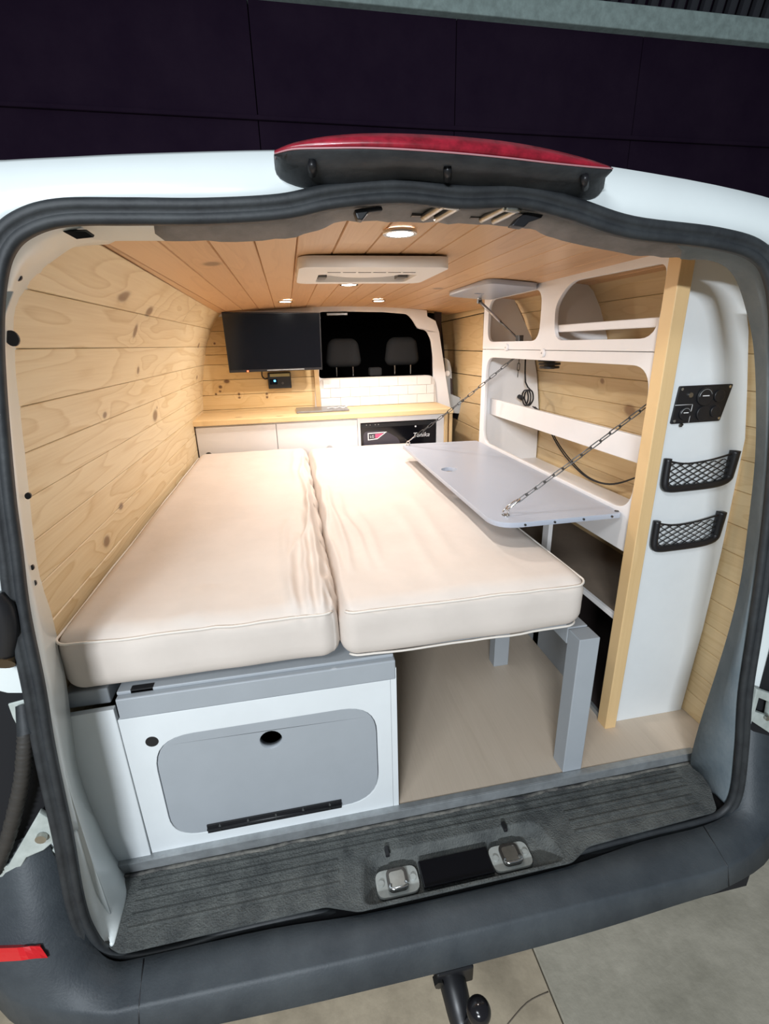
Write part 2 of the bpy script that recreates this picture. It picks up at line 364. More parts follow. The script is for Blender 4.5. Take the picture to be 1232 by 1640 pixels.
# sliding door lined in planks further forward on the right
door = bpy.data.objects.new('door_1', None); C.objects.link(door); structure(door, 'sliding side door lined with pine boards, beyond the shelves')
def dplate(name, poly, x, th, m): return plate(name, poly, [], FX(x), m, door, th=th, bevel=.0015)
def yy(px, py, X): p = at(px, py, 'X', X); return (p.y, p.z)
XD = 0.82
seams = [(517, 492), (559, 562), (600, 602), (632, 643), (661, 690), (684, 720), (735, 760)]
pl_edges = [[(707, 517), (774, 502), (773, 562), (711.5, 560)], [(711.7, 561.2), (773, 563.2), (773, 603), (723, 596), (719.5, 577), (712, 572)], [(723, 597.2), (773, 604.2), (771, 648), (735, 641), (738, 637), (725, 632)],
            [(739, 643), (771, 649.2), (770, 690), (733, 672), (736, 660)], [(722, 668), (733, 673.4), (770, 691.4), (769, 740), (722, 740)]]
for pe in pl_edges: dplate('plank', [yy(a, b_, XD) for a, b_ in pe], XD, .012, M_wallR)
dplate('plank', [yy(a, b_, .80) for a, b_ in [(690, 494), (775, 475), (775, 500), (704, 516)]], .80, .012, M_wallR)
box('door_skin', .84, .85, 1.26, 2.9, 0.0, 1.33, M_brown, door)
# ceiling boards
ceil = bpy.data.objects.new('ceiling', None); C.objects.link(ceil); structure(ceil, 'orange pine board ceiling')
def ceil_backing():
    xs = [-.64+1.42*i/16 for i in range(17)]
    o = loft('ceiling_backing', [[Vector((x, y, ztop(x)+0.010)) for x in xs] for y in (-0.03, 2.3)], M_gap, solid=0.004); keep(o, ceil)
ceil_backing()
xb = -0.64+0.0
xs = [-.640, -.560, -.475, -.391, -.305, -.219, -.133, -.063+.012, .036, .121, .206, .291, .376, .461, .546, .631, .716, .775]
for a, b_ in zip(xs, xs[1:]):
    bm = bmesh.new(); g = .0013; pr = [(a+g*.4, .0032), (a+g*1.8, 0), ((a+b_)/2, 0), (b_-g*1.8, 0), (b_-g*.4, .0032)]
    r0 = [bm.verts.new((x, -0.03, ztop(x)+d)) for x, d in pr]+[bm.verts.new((b_, -0.03, ztop(b_)+.01)), bm.verts.new((a, -0.03, ztop(a)+.01))]
    r1 = [bm.verts.new((x, 2.28, ztop(x)+d)) for x, d in pr]+[bm.verts.new((b_, 2.28, ztop(b_)+.01)), bm.verts.new((a, 2.28, ztop(a)+.01))]
    for k in range(7): bm.faces.new((r0[k], r0[(k+1) % 7], r1[(k+1) % 7], r1[k]))
    bm.faces.new(r0); bm.faces.new(r1[::-1]); link('plank', frombm(bm), M_ceil, ceil)
# tv wall (bulkhead) boards
bulk = structure(box('wall_front', -.79, -.112, 2.122, 2.14, 0.0, 1.335, M_gap), 'pine bulkhead boards behind the television')
for a, b_ in zip([.70, .79, .875, .96, 1.045, 1.10, 1.145, 1.225], [.788, .873, .958, 1.043, 1.098, 1.143, 1.223, 1.30]):
    xl0 = prof(PROF, a)-.01; xl1 = prof(PROF, b_)-.01
    plate('plank', [(xl0, a), (-.112, a), (-.112, b_), (xl1, b_)], [], FY(2.110), M_tvw, bulk, th=.012, bevel=.0018)
box('edge_strip', -.112, -.084, 2.082, 2.135, .775, 1.30, M_edge, bulk, bevel=.002)
plate('head_board', [(-.62, 1.300), (-.09, 1.308), (-.09, 1.344), (-.62, 1.318)], [], FY(2.085), M_white, bulk, th=.02, bevel=.002)
# white bulkhead with opening into the cab
hole = [(-.075, .80), (-.075, 1.30)]
hp = [at(x, y, 'Y', 2.11) for x, y in [(511, 606), (511, 499.5), (560, 499), (615, 500), (652, 503), (661, 513), (668, 526), (683, 529.5), (690, 545), (693, 570), (693.5, 606)]]
op = [at(x, y, 'Y', 2.11) for x, y in [(505, 655), (502, 491), (560, 490), (620, 490.5), (683, 497), (684, 507), (697, 514), (703, 532), (707, 560), (713, 600), (722, 658)]]
trim1 = plate('trim_1', [(p.x, p.z) for p in op], [roundpoly([(p.x, p.z) for p in hp], .02)], FY(2.098), M_white, None, bevel=.003, th=.022); structure(trim1, 'white frame round the opening into the dark cab')
box('cab_opening_lamp', at(523, 499, 'Y', 2.1).x, at(556, 499, 'Y', 2.1).x, 2.085, 2.098, 1.298, 1.310, M_alu, trim1, bevel=.002)
# cab shell beyond
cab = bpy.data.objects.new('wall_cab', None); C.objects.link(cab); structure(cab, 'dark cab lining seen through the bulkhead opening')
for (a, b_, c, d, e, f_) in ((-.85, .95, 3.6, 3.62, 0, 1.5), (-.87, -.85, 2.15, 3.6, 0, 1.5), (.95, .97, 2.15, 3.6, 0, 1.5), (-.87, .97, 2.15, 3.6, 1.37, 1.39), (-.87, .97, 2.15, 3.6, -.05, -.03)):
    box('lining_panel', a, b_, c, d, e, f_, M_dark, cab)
# outer skin of the van body around the load space
skin = bpy.data.objects.new('wall_exterior', None); C.objects.link(skin); structure(skin, 'white painted van body round the rear doorway')

# ---- rear doorway: seal path (centre) and inner edges
SEALC = [(740, 318), (640, 308.5), (535, 317), (450, 334), (330, 341), (210, 341), (100, 343), (38, 362), (5, 395), (-10, 450), (-14, 530), (-10, 615), (-2, 710), (7, 800), (18, 880), (31, 980), (56, 1100), (74, 1205), (103, 1340), (121, 1440), (138, 1490), (166, 1525), (215, 1533), (300, 1516), (375, 1493), (503, 1465), (578, 1464), (678, 1434), (785, 1408), (850, 1392), (916, 1370), (1035, 1338), (1124, 1316), (1160, 1300), (1178, 1270), (1187, 1200), (1193, 1110), (1208, 1010), (1224, 900), (1240, 760), (1247, 640), (1246, 530), (1238, 450), (1212, 405), (1143, 383), (1008, 366), (913, 336), (832, 317)]
sealp = [atop(x, y) for x, y in SEALC]
SP = catmull(sealp, 7, True)
def seal_mesh():
    bm = bmesh.new(); n = len(SP); cen = Vector((0, -.12, .63)); prof_ = [(-.0165, .004), (-.0175, -.006), (-.012, -.011), (-.004, -.010), (-.001, -.004), (.002, -.007), (.008, -.0095), (.0145, -.006), (.015, .004)]
    rings = []
    for i, p in enumerate(SP):
        t = (SP[(i+1) % n]-SP[i-1]).normalized(); nrm = Vector((0, 1, 0)); side = t.cross(nrm).normalized()
        rings.append([bm.verts.new(p+side*a+nrm*b_) for a, b_ in prof_])
    for i in range(n):
        A, B = rings[i], rings[(i+1) % n]
        for k in range(len(prof_)): bm.faces.new((A[k], A[(k+1) % len(prof_)], B[(k+1) % len(prof_)], B[k]))
    return frombm(bm)
seal = link('door_seal', seal_mesh(), M_rub, None, smooth=True); tag(seal, 'black double-lipped rubber seal running round the whole rear doorway', 'door seal')

# ---- left jamb, white metal (from seal to the pine lining)
JL = [((100, 350), (185, 384), .04), ((60, 368), (130, 389), .05), ((22, 395), (94, 409), .06), ((6, 440), (60, 440), .07), ((0, 500), (33, 500), .075), ((0, 570), (28, 570), .08), ((6, 650), (32, 650), .08), ((18, 760), (42, 760), .08), ((32, 880), (60, 900), .08), ((46, 970), (83, 990), .06), ((62, 1060), (103, 1082), .0), ((80, 1150), (114, 1163), -.004), ((98, 1240), (126, 1240), -.005), ((118, 1330), (156, 1322), -.005)]
o0 = [atop(a, b_, .010) for (a, b_), _, _ in JL]; i0 = [at(a, b_, 'Y', Y) for _, (a, b_), Y in JL]
def bowed(a, b_, k=.25, out=None):
    return [ (p*(1-k)+q*k) + (out or Vector((0, 0, 0))) for p, q in zip(a, b_)]
o0s = catmull(o0, 4); i0s = catmull(i0, 4)
mid = [p*.55+q*.45+Vector((-.004, 0.0, 0)) for p, q in zip(o0s, i0s)]
outer = [p+Vector((-.02 if p.x < 0 else .02, -.01, .0)) for p in o0s]
jl = loft('trim_2', [outer, o0s, mid, i0s, [p+Vector((-.02, .03, 0)) for p in i0s]], M_metal, solid=.003); structure(jl, 'white painted metal door pillar on the left of the doorway')
def disc_on(name, px, py, Y, r, m, parent, ry=None, th=.004):
    p = at(px, py, 'Y', Y); return plate(name, circ(0, 0, r, 18, ry), [], lambda u, v, w_: Vector((p.x+u*.55, p.y-w_-.002+u*.6, p.z+v)), m, parent, th=th)
for (x, y, Y, r) in ((22, 542, .02, .012), (83, 1067, -.01, .011), (47, 793, .045, .006)): disc_on('plug', x, y, Y-.02, r, M_blk, jl)
for (x, y, r, ry) in ((26, 443, .012, .007), (54, 907, .003, .005), (58, 932, .003, .005), (109, 1207, .002, .006), (110, 1237, .002, .003), (128, 1280, .002, .005), (137, 1328, .002, .006)): disc_on('slot', x, y, 0.0, r, M_blk, jl, ry=ry)
# lower left corner piece (folded white metal)
fo = [atop(x, y, .008) for x, y in [(96, 1255), (107, 1305), (120, 1360), (131, 1415), (141, 1458), (156, 1500), (172, 1522)]]
fi = [at(x, y, a_, v_) for x, y, a_, v_ in [(128, 1262, 'Y', -.006), (152, 1312, 'Y', -.006), (176, 1366, 'Y', -.008), (197, 1405, 'Z', -.024), (199, 1436, 'Z', -.024), (189, 1480, 'Z', -.024), (179, 1516, 'Z', -.024)]]
fm = [p*.5+q*.5+Vector((-.002, .006, 0)) for p, q in zip(fo, fi)]
foot = [catmull(fo, 4), catmull([p*.75+q*.25+Vector((-.004, .006, 0)) for p, q in zip(fo, fi)], 4), catmull(fm, 4), catmull(fi, 4), [p+Vector((.002, .012, -.01)) for p in catmull(fi, 4)]]
ft = loft('trim_3', foot, M_metal, solid=.003); structure(ft, 'folded white metal corner at the left foot of the doorway')
# header: dark trim across the top
HD = [((100, 350), (120, 378)), ((170, 352), (175, 384)), ((200, 353), (205, 384)), ((330, 353), (330, 384)), ((440, 347), (440, 383)), ((500, 336), (510, 366)), ((560, 328), (556, 353)), ((640, 322), (640, 353)), ((738, 332), (735, 356)), ((800, 334), (810, 360)), ((850, 337), (850, 366)), ((913, 349), (900, 383)), ((1008, 376), (1000, 404)), ((1070, 385), (1060, 410)), ((1143, 393), (1115, 413))]
ho = catmull([atop(a, b_, .012) for (a, b_), _ in HD], 5); hi = catmull([at(a, b_, 'Y', 0.0) for _, (a, b_) in HD], 5)
hm = [p*.5+q*.5+Vector((0, 0, .006)) for p, q in zip(ho, hi)]
hh = [Vector((p.x+noise.noise(p*60)*.003, p.y, p.z+noise.noise(p*45)*.0035)) for p in hi]
n_w = 5*2+2                                 # the first stretch, at the left corner, is the white body metal
hd = loft('trim_4', [[r[i] for i in range(n_w, len(ho))] for r in ([p+Vector((0, -.004, .02)) for p in ho], ho, hm, hh)]+[[p+Vector((0, .02, .05)) for p in hh[n_w:]]], M_head, solid=.004); structure(hd, 'dusty dark grey trim above the rear doorway')
hw = loft('trim_5', [r[:n_w+3] for r in ([p+Vector((0, -.004, .02)) for p in ho], ho, hm, hi)]+[[p+Vector((0, .02, .05)) for p in hi[:n_w+3]]], M_metal, solid=.003); structure(hw, 'white metal at the upper left corner of the doorway')
q4 = [at(x, y, 'Y', -.035) for x, y in [(101, 371), (137, 371), (150, 380), (123, 383)]]
bm = bmesh.new(); A = [bm.verts.new(p) for p in q4]; B = [bm.verts.new(p+Vector((0, .006, .004))) for p in q4]
bm.faces.new(A); bm.faces.new(B[::-1]); [bm.faces.new((A[k], A[(k+1) % 4], B[(k+1) % 4], B[k])) for k in range(4)]
link('slot', frombm(bm), M_blk, hw)
# right pillar trim
TR = [((1080, 386), (1090, 413), .0), ((1143, 393), (1130, 414), .0), ((1185, 402), (1162, 425), .0), ((1215, 425), (1182, 450), .0), ((1228, 470), (1198, 500), -.01), ((1232, 530), (1209, 556), -.02), ((1232, 640), (1213, 640), -.045), ((1228, 740), (1211, 740), -.05), ((1220, 840), (1199, 850), -.05), ((1208, 920), (1188, 930), -.05), ((1196, 990), (1172, 1000), -.05), ((1180, 1080), (1148, 1080), -.05), ((1174, 1150), (1122, 1160), -.05), ((1172, 1210), (1108, 1215), -.045), ((1166, 1250), (1112, 1233), -.04), ((1160, 1285), (1125, 1262), -.07)]
ro = catmull([atop(a, b_, .010) for (a, b_), _, _ in TR], 5); ri = catmull([at(a, b_, 'Y', Y) for _, (a, b_), Y in TR], 5)
rm = [p*.5+q*.5+Vector((.010, 0, 0)) for p, q in zip(ro, ri)]
rt = loft('trim_6', [[p+Vector((.02, -.006, 0)) for p in ro], ro, rm, ri, [p+Vector((.03, .01, .0)) for p in ri]], M_trim, solid=.004); structure(rt, 'dusty blue-grey plastic lining of the right door pillar')
# white outer body above the seal
RU = [(-90, 520), (-60, 440), (-8, 378), (40, 348), (100, 330), (210, 325), (400, 325), (500, 307), (600, 298), (738, 305), (832, 303), (913, 322), (1008, 356), (1143, 372), (1250, 392), (1290, 440)]
RT = [(-230, 420), (-160, 330), (-60, 272), (0, 265), (110, 259), (210, 254), (400, 248), (500, 247), (600, 248), (738, 250), (832, 255), (913, 262), (1008, 275), (1143, 299), (1250, 326), (1330, 360)]
ru = catmull([atop(x, y+6, .008) for x, y in RU], 3); rtp = catmull([at(x, y, 'Y', -.045) for x, y in RT], 3)
mid = [p*.5+q*.5+Vector((0, -.006, 0)) for p, q in zip(ru, rtp)]
roof = [[Vector((p.x*1.02, p.y+.05, p.z+.018)) for p in rtp], [Vector((p.x*1.05, 1.2, p.z+.03)) for p in rtp], [Vector((p.x*1.05, 2.9, p.z+.02)) for p in rtp], [Vector((p.x*1.0, 3.6, 1.36)) for p in rtp]]
loft('roof_panel', [ru, mid, rtp]+roof, M_metal, skin, solid=.006)
# white body behind the seal at lower left / right (door shut faces)
def side_body(name, sgn):
    pts = []
    for z, x in ((-.05, .95), (.15, .96), (.35, .965), (.55, .965), (.75, .96), (.95, .95), (1.08, .925), (1.15, .90), (1.22, .86)):
        pts.append((z, x))
    rows = []
    for (dx, y) in ((-.16, -.118), (-.06, -.115), (.02, -.10), (.04, -.085), (.05, .1), (.055, 1.5), (.055, 2.9)):
        rows.append([Vector((0.03+sgn*(x-.03+dx), y+.05*z, z)) for z, x in pts])
    return loft(name, rows, M_metal, skin, solid=.004)
side_body('body_side', -1); side_body('body_side', 1)

# ================================================================= DOORWAY FITTINGS
# high-level brake light
bl = thing('high_brake_light', (0.01, -.10, 1.34), 'black-housed high brake light with long red lens above the doorway', 'brake light')
LT = [(440, 243), (470, 231), (520, 221), (580, 216), (640, 216), (700, 218.5), (760, 223), (820, 230), (880, 241), (940, 256), (979, 269)]
LB = [(440, 247), (470, 240), (520, 238.5), (580, 238), (640, 240), (700, 244), (760, 249), (820, 255), (880, 262), (940, 268), (979, 271)]
HB = [(441, 252), (450, 282), (500, 300), (560, 302), (640, 294), (700, 298), (760, 304), (820, 306), (880, 314), (945, 316), (966, 300)]
yb = lambda i: -.125-.035*math.sin(PI*i/10)
lt = catmull([at(x, y, 'Y', yb(i)+.012) for i, (x, y) in enumerate(LT)], 4); lm = catmull([at(x, (y+LB[i][1])/2, 'Y', yb(i)-.004) for i, (x, y) in enumerate(LT)], 4)
lb = catmull([at(x, y, 'Y', yb(i)) for i, (x, y) in enumerate(LB)], 4)
hb = catmull([at(x, y, 'Y', -.075) for x, y in HB], 4)
hmid = [p*.5+q*.5+Vector((0, .006, .004)) for p, q in zip(lb, hb)]
tb = [Vector((p.x, -.03, p.z-.002)) for p in lt]
loft('lamp_housing', [[p+Vector((0, -.003, -.001)) for p in lb], hmid, hb, [p+Vector((0, .04, 0)) for p in hb]], M_lampb, bl, solid=.004, auto=50)
loft('lens', [tb, lt, lm, lb], M_red, bl, solid=.003)
tube('lens_rim', [p+Vector((0, -.004, -.0005)) for p in lb], .0012, mat('lens_rim_pink', (0.45, 0.22, 0.24), .3), bl, seg=5)
for x, y, r in ((500, 262, .010), (717, 270, .010), (937, 284, .010)):
    p = at(x, y, 'Y', -.128); a = at(x, y+16, 'Y', -.098)
    bm = bmesh.new(); bm_tube(bm, [p, p*.5+a*.5, a], .006, 8); keep(link('screw_recess', frombm(bm), M_blk, None, smooth=True), bl)
for k in range(26):                          # rows of lens ribs
    i = 6+k*28/25; p = lm[int(i)]
    pass
# latch loops, clips
def striker(px, py, label, qx, qy):
    a = at(px, py, 'Y', -.02); b_ = at(qx, qy, 'Y', -.075)
    t = thing('latch_striker', (a.x, a.y, a.z), label, 'latch striker', 'steel latch loops in the header')
    d = Vector((.022, 0, -.0015))
    tube('loop', [a, b_+Vector((-.001, 0.003, 0)), b_, b_+d, b_+d+Vector((.001, .003, 0)), a+d], .0055, M_steel, t, sm=4)
    box('striker_plate', a.x-.02, a.x+.035, a.y-.003, a.y+.012, a.z+.002, a.z+.006, M_dsteel, t)
striker(678, 349, 'left of the two steel latch loops under the header seal', 710, 329)
striker(771, 352, 'right of the two steel latch loops under the header seal', 808, 333)
for (pts, lab) in (([(567, 337), (580, 334), (611, 331), (613, 338), (590, 341), (580, 354), (572, 352)], 'black spring clip left of the latch loops under the header'), ([(818, 362), (828, 350), (842, 341), (870, 342), (866, 350), (846, 357), (838, 365)], 'black spring clip right of the latch loops under the header')):
    P = [at(x, y, 'Y', -.055) for x, y in pts]
    o = plate('spring_clip', [(p.x, p.z) for p in P], [], FY(-.060), M_blk, None, th=.02, bevel=.002); tag(o, lab, 'clip', 'black clips in the header')

# ---- sill: ribbed plastic tread with recess and floor latch plates
sill = thing('sill_tread', (0.03, -.09, -.05), 'ribbed dark grey plastic tread covering the rear door sill', 'sill tread')
xa, xb_ = -.765, .80
hole_ = roundpoly([(-.235, -.20), (.325, -.20), (.325, -.088), (-.235, -.088)], .03)
plate('tread_surface', roundpoly([(-.752, -.012), (.795, -.012), (.775, -.10), (.735, -.165), (.36, -.178), (.30, -.205), (-.21, -.205), (-.28, -.18), (-.70, -.182), (-.75, -.15)], .012), [roundpoly([(-.205, -.200), (.297, -.200), (.270, -.088), (-.185, -.088)], .03)], FZ(-.034), M_mat, sill, th=.006, bevel=.001)
for y in (-.045, -.066, -.090, -.116, -.142):
    for (x0, x1) in ((-.70, -.245), (.345, .725-.25*abs(y+.045))):
        if y > -.07: x0, x1 = (x0, .72) if x0 < 0 else (0, 0)
        if x1-x0 > .05: box('rib', x0, x1, y-.0022, y+.0022, -.0285, -.0245, M_mat, sill)
# recess tub
tubp = roundpoly([(-.205, -.200), (.297, -.200), (.270, -.088), (-.185, -.088)], .03)
rows = []
for s, z in ((1.0, -.029), (.97, -.036), (.90, -.056), (.86, -.060)):
    rows.append([Vector((.045+(x-.045)*s, -.15+(y+.15)*(s if s > .95 else s*.93), z)) for x, y in tubp])
loft('recess', rows+[[Vector((.045+(x-.045)*.02, -.15, -.060)) for x, y in tubp]], M_mat, sill, solid=.003, closed=True)
for x in (-.125, .178):
    box('drain_notch', x-.0-.005, x+.005, -.105, -.082, -.030, -.020, M_blk, sill, bevel=.002)
bl2 = box('centre_plate', -.055, .118, -.180, -.118, -.052, -.044, M_scr, sill, bevel=.002)
for (cx, lab) in ((-.112, 'left steel floor latch plate in the sill recess'), (.170, 'right steel floor latch plate in the sill recess')):
    t = thing('floor_latch_plate', (cx, -.148, -.048), lab, 'latch plate', 'latch plates in the sill')
    plate('base_plate', roundpoly([(cx-.05, -.180), (cx+.05, -.180), (cx+.05, -.120), (cx-.05, -.120)], .02), [], FZ(-.056), M_primer, t, th=.008, bevel=.002)
    plate('dish', rrect(cx-.024, cx+.024, -.174, -.124, .012), [rrect(cx-.018, cx+.018, -.168, -.130, .008)], FZ(-.048), M_dsteel, t, th=.007, bevel=.002)
    plate('pad', rrect(cx-.018, cx+.018, -.166, -.130, .006), [], FZ(-.047), M_steel, t, th=.005, bevel=.002)
    tube('latch_bar', [(cx-.018, -.158, -.042), (cx-.018, -.172, -.036), (cx+.018, -.172, -.036), (cx+.018, -.158, -.042)], .004, M_chr, t, sm=4)
    for sx in (-.038, .038): cyl('screw', (cx+sx, -.150, -.048), (cx+sx, -.150, -.044), .007, M_primer, t, seg=12)
# metal floor edging strip
st = thing('floor_edging', (0, -.01, -.02), 'dull aluminium edging strip where floor meets the sill', 'edging strip')
box('strip_top', -.752, .80, -.014, .002, -.002, .0025, M_alu, st, bevel=.001)
box('strip_face', -.752, .80, -.017, -.013, -.026, .002, M_alu, st, bevel=.001)
bm = bmesh.new(); P = [Vector((x/100., -.022+noise.noise(Vector((x*.13, 1, 2)))*.004, -.028)) for x in range(-74, 79, 1)]
bm_tube(bm, P, .0055, 6, rf=lambda t: .004+.004*abs(noise.noise(Vector((t*60, 3, 1))))); keep(link('sealant_bead', frombm(bm), mat('old_sealant', (.02, .02, .022), .7, scale=26, dirt=(.20, .19, .165)), None, smooth=True), st)
box('sill_subframe', -.80, .86, -.2, .0, -.30, -.065, M_dark, skin)

# ---- bumper
bp = thing('rear_bumper', (0.0, -.27, -.30), 'wide dark blue-grey plastic rear bumper with step top', 'bumper')
cols = [  # A (inner top)            M                        B (outer edge)           C                        D
 [(-.845, -.075, .33), (-.90, -.09, .25), (-.985, -.06, .16), (-1.02, .02, .0), (-1.02, 0.120, -0.045)],
 [(-.800, -.120, .20), (-.87, -.15, .13), (-.97, -.13, .09), (-1.01, -.07, -.04), (-1.00, 0.030, -0.085)],
 [(-.768, -.150, .08), (-.84, -.20, .06), (-.93, -.185, .02), (-.97, -.155, -.07), (-.95, -0.055, -0.115)],
 [(-.750, -.172, -.00), (-.79, -.225, .0), (-.86, -.225, -.04), (-.88, -.225, -.11), (-.87, -0.125, -0.155)],
 [(-.715, -.188, -.040), (-.71, -.232, -.045), (-.72, -.258, -.058), (-.73, -.278, -.11), (-.72, -0.178, -0.155)],
 [(-.640, -.190, -.046), (-.640, -.230, -.052), (-.640, -.262, -.060), (-.645, -.288, -.11), (-.64, -0.188, -0.155)],
 [(-.40, -.192, -.046), (-.40, -.235, -.052), (-.40, -.268, -.060), (-.40, -.298, -.11), (-.40, -0.198, -0.155)],
 [(-.20, -.205, -.046), (-.20, -.242, -.052), (-.20, -.272, -.060), (-.20, -.302, -.11), (-.20, -0.202, -0.155)],
 [(.02, -.208, -.046), (.02, -.244, -.052), (.02, -.274, -.060), (.02, -.304, -.11), (.02, -0.204, -0.155)],
 [(.28, -.205, -.046), (.28, -.242, -.052), (.28, -.275, -.060), (.28, -.302, -.11), (.28, -0.202, -0.155)],
 [(.50, -.188, -.046), (.50, -.238, -.052), (.50, -.276, -.060), (.50, -.294, -.11), (.50, -0.194, -0.155)],
 [(.68, -.184, -.046), (.67, -.232, -.052), (.665, -.272, -.060), (.67, -.284, -.11), (.67, -0.184, -0.155)],
 [(.765, -.172, -.030), (.80, -.212, -.035), (.83, -.228, -.055), (.835, -.244, -.11), (.83, -0.144, -0.155)],
 [(.800, -.150, .05), (.86, -.175, .035), (.93, -.150, -.01), (.95, -.150, -.09), (.94, -0.050, -0.135)],
 [(.830, -.115, .16), (.91, -.11, .13), (.99, -.06, .06), (1.0, -.05, -.04), (1.0, 0.050, -0.085)],
 [(.860, -.085, .24), (.95, -.07, .19), (1.03, .03, .13), (1.04, .05, .0), (1.04, 0.150, -0.045)]]
rows = [catmull([c[k] for c in cols], 4) for k in range(5)]
# tighten the outer edge so the highlight along it stays crisp
e0 = [p*.9+q*.1 for p, q in zip(rows[2], rows[1])]; e1 = [p*.9+q*.1 for p, q in zip(rows[2], rows[3])]
loft('bumper_shell', [[p+Vector((0, .01, -.02)) for p in rows[0]], rows[0], rows[1], e0, rows[2], e1, rows[3], rows[4]], M_bump, bp, solid=.004)
for (a, b_, c) in (((-.655, -.192, -.0445), (-.648, -.262, -.0585), (-.65, -.29, -.11)), ((.680, -.184, -.0445), (.667, -.272, -.0585), (.67, -.286, -.11))):
    tube('seam', [a, Vector(a)*.5+Vector(b_)*.5+Vector((0, 0, .001)), b_, c], .0016, M_blk, bp, seg=5)
p = [at(x, y, 'Y', -.232) for x, y in [(-20, 1511), (66, 1508), (78, 1527), (-20, 1533)]]
from mathutils.bvhtree import BVHTree
shell_ = [o for o in bpy.data.objects if o.name.startswith('bumper_shell')][0]
bt = BVHTree.FromPolygons([bp.matrix_world @ (v.co - Vector(bp.location)) for v in shell_.data.vertices], [list(p_.vertices) for p_ in shell_.data.polygons])
def onto(q):                                # seat the reflector on the bumper's own surface
    h = bt.ray_cast(CAM, (q-CAM).normalized()); return (h[0] if h[0] is not None else q)+Vector((.001, -.006, 0))
rr = []
for k in range(4):
    v_ = k/3; rr.append([onto(p[0]*(1-u_)*(1-v_)+p[1]*u_*(1-v_)+p[2]*u_*v_+p[3]*(1-u_)*v_) for u_ in [i_/10 for i_ in range(11)]])
rf_ = loft('reflector', rr, M_refl, None, solid=.009, smooth=False); keep(rf_, bp); rf_['label'] = 'bright red reflector at the left corner'
# tow hitch
th_ = thing('tow_hitch', (0.0, -.33, -.32), 'black swan-neck tow hitch with ball below the bumper', 'tow hitch')
tube('neck', [(-.02, -.20, -.20), (-.018, -.29, -.205), (-.014, -.335, -.235), (-.004, -.355, -.235), (0.004, -.362, -.20), (.008, -.362, -.172)], .02, M_blk, th_, seg=14, sm=5, rf=lambda t: .033-.017*t)
bm = bmesh.new(); bmesh.ops.create_uvsphere(bm, u_segments=24, v_segments=16, radius=.025, matrix=Matrix.Translation((.009, -.363, -.150)))
keep(link('ball', frombm(bm), mat('black_gloss', (.012, .011, .013), .16), None, smooth=True), th_)
box('mount_bracket', -.055, .03, -.285, -.24, -.215, -.165, M_blk, th_, bevel=.004)
cyl('bolt', (-.052, -.292, -.185), (-.052, -.275, -.185), .011, M_dsteel, th_, seg=6)

# ---- left outer door hinge area
hg = thing('left_door_hinge', (-.86, -.08, .10), 'pale grey stamped metal door hinge outside the left door pillar', 'hinge')
def ppoly(name, pts, Y, th, m, parent, hole=(), bevel=.002):
    P = [at(x, y, 'Y', Y) for x, y in pts]; H = [[(q.x, q.z) for q in [at(x, y, 'Y', Y) for x, y in h]] for h in hole]
    return plate(name, [(q.x, q.z) for q in P], H, FY(Y), m, parent, th=th, bevel=bevel)
M_hinge = mat('hinge_metal', (.52, .56, .53), .5, scale=20, dirt=(.36, .40, .37))
ppoly('hinge_arm', [(-30, 1385), (12, 1388), (62, 1302), (88, 1318), (90, 1345), (70, 1362), (42, 1374), (26, 1400), (-30, 1412)], -.125, .012, M_hinge, hg)
ppoly('hinge_leaf', [(-30, 1422), (20, 1412), (48, 1380), (84, 1362), (95, 1362), (64, 1408), (46, 1443), (-30, 1445)], -.115, .02, M_hinge, hg)
ppoly('hinge_web', [(60, 1280), (80, 1272), (90, 1320), (66, 1312)], -.10, .01, M_hinge, hg)
pp = at(68, 1339, 'Y', -.126); cyl('hinge_bolt', pp, pp+Vector((0, -.008, 0)), .010, M_steel, hg, seg=12)
gap = ppoly('door_shut_recess', [(-60, 955), (30, 1000), (60, 1120), (88, 1260), (100, 1330), (60, 1400), (-60, 1420)], -.106, .012, M_dark, skin)
cd_ = thing('wiring_conduit', (-.80, -.12, .25), 'dark corrugated rubber wiring conduit beside the left door pillar', 'cable conduit')
cp = catmull([at(x, y, 'Y', Y) for x, y, Y in [(42, 1160, -.12), (40, 1200, -.13), (35, 1250, -.135), (24, 1300, -.135), (10, 1350, -.13), (-8, 1395, -.125)]], 14)
tube('corrugated_sleeve', cp, .012, mat('conduit_rubber', (.04, .036, .032), .6), cd_, seg=12, rf=lambda t: .0125+.0016*math.sin(t*260))
cyl('conduit_boot', at(44, 1175, 'Y', -.135), at(38, 1128, 'Y', -.11), .015, M_rub, cd_, r1=.012)
ppoly('conduit_bracket', [(12, 1128), (50, 1118), (52, 1130), (30, 1140), (28, 1165), (20, 1150)], -.108, .006, M_hinge, cd_)
gr = thing('door_stay_boot', (-.80, -.12, .6), 'black rubber boot with a brassy end outside the left pillar', 'rubber boot')
gp = [at(x, y, 'Y', -.125) for x, y in [(-10, 955), (5, 975), (12, 1010), (8, 1045)]]
tube('boot', gp, .018, M_blk, gr, seg=14, sm=5)
pb = at(6, 1064, 'Y', -.135); cyl('boot_end', pb, pb+Vector((0.0, .02, .012)), .016, mat('brass_dark', (.16, .11, .06), .35, metal=.7), gr, seg=16)
ppoly('body_patch', [(-40, 1075), (34, 1068), (40, 1085), (42, 1110), (10, 1110), (-40, 1098)], -.110, .008, M_metal, gr)
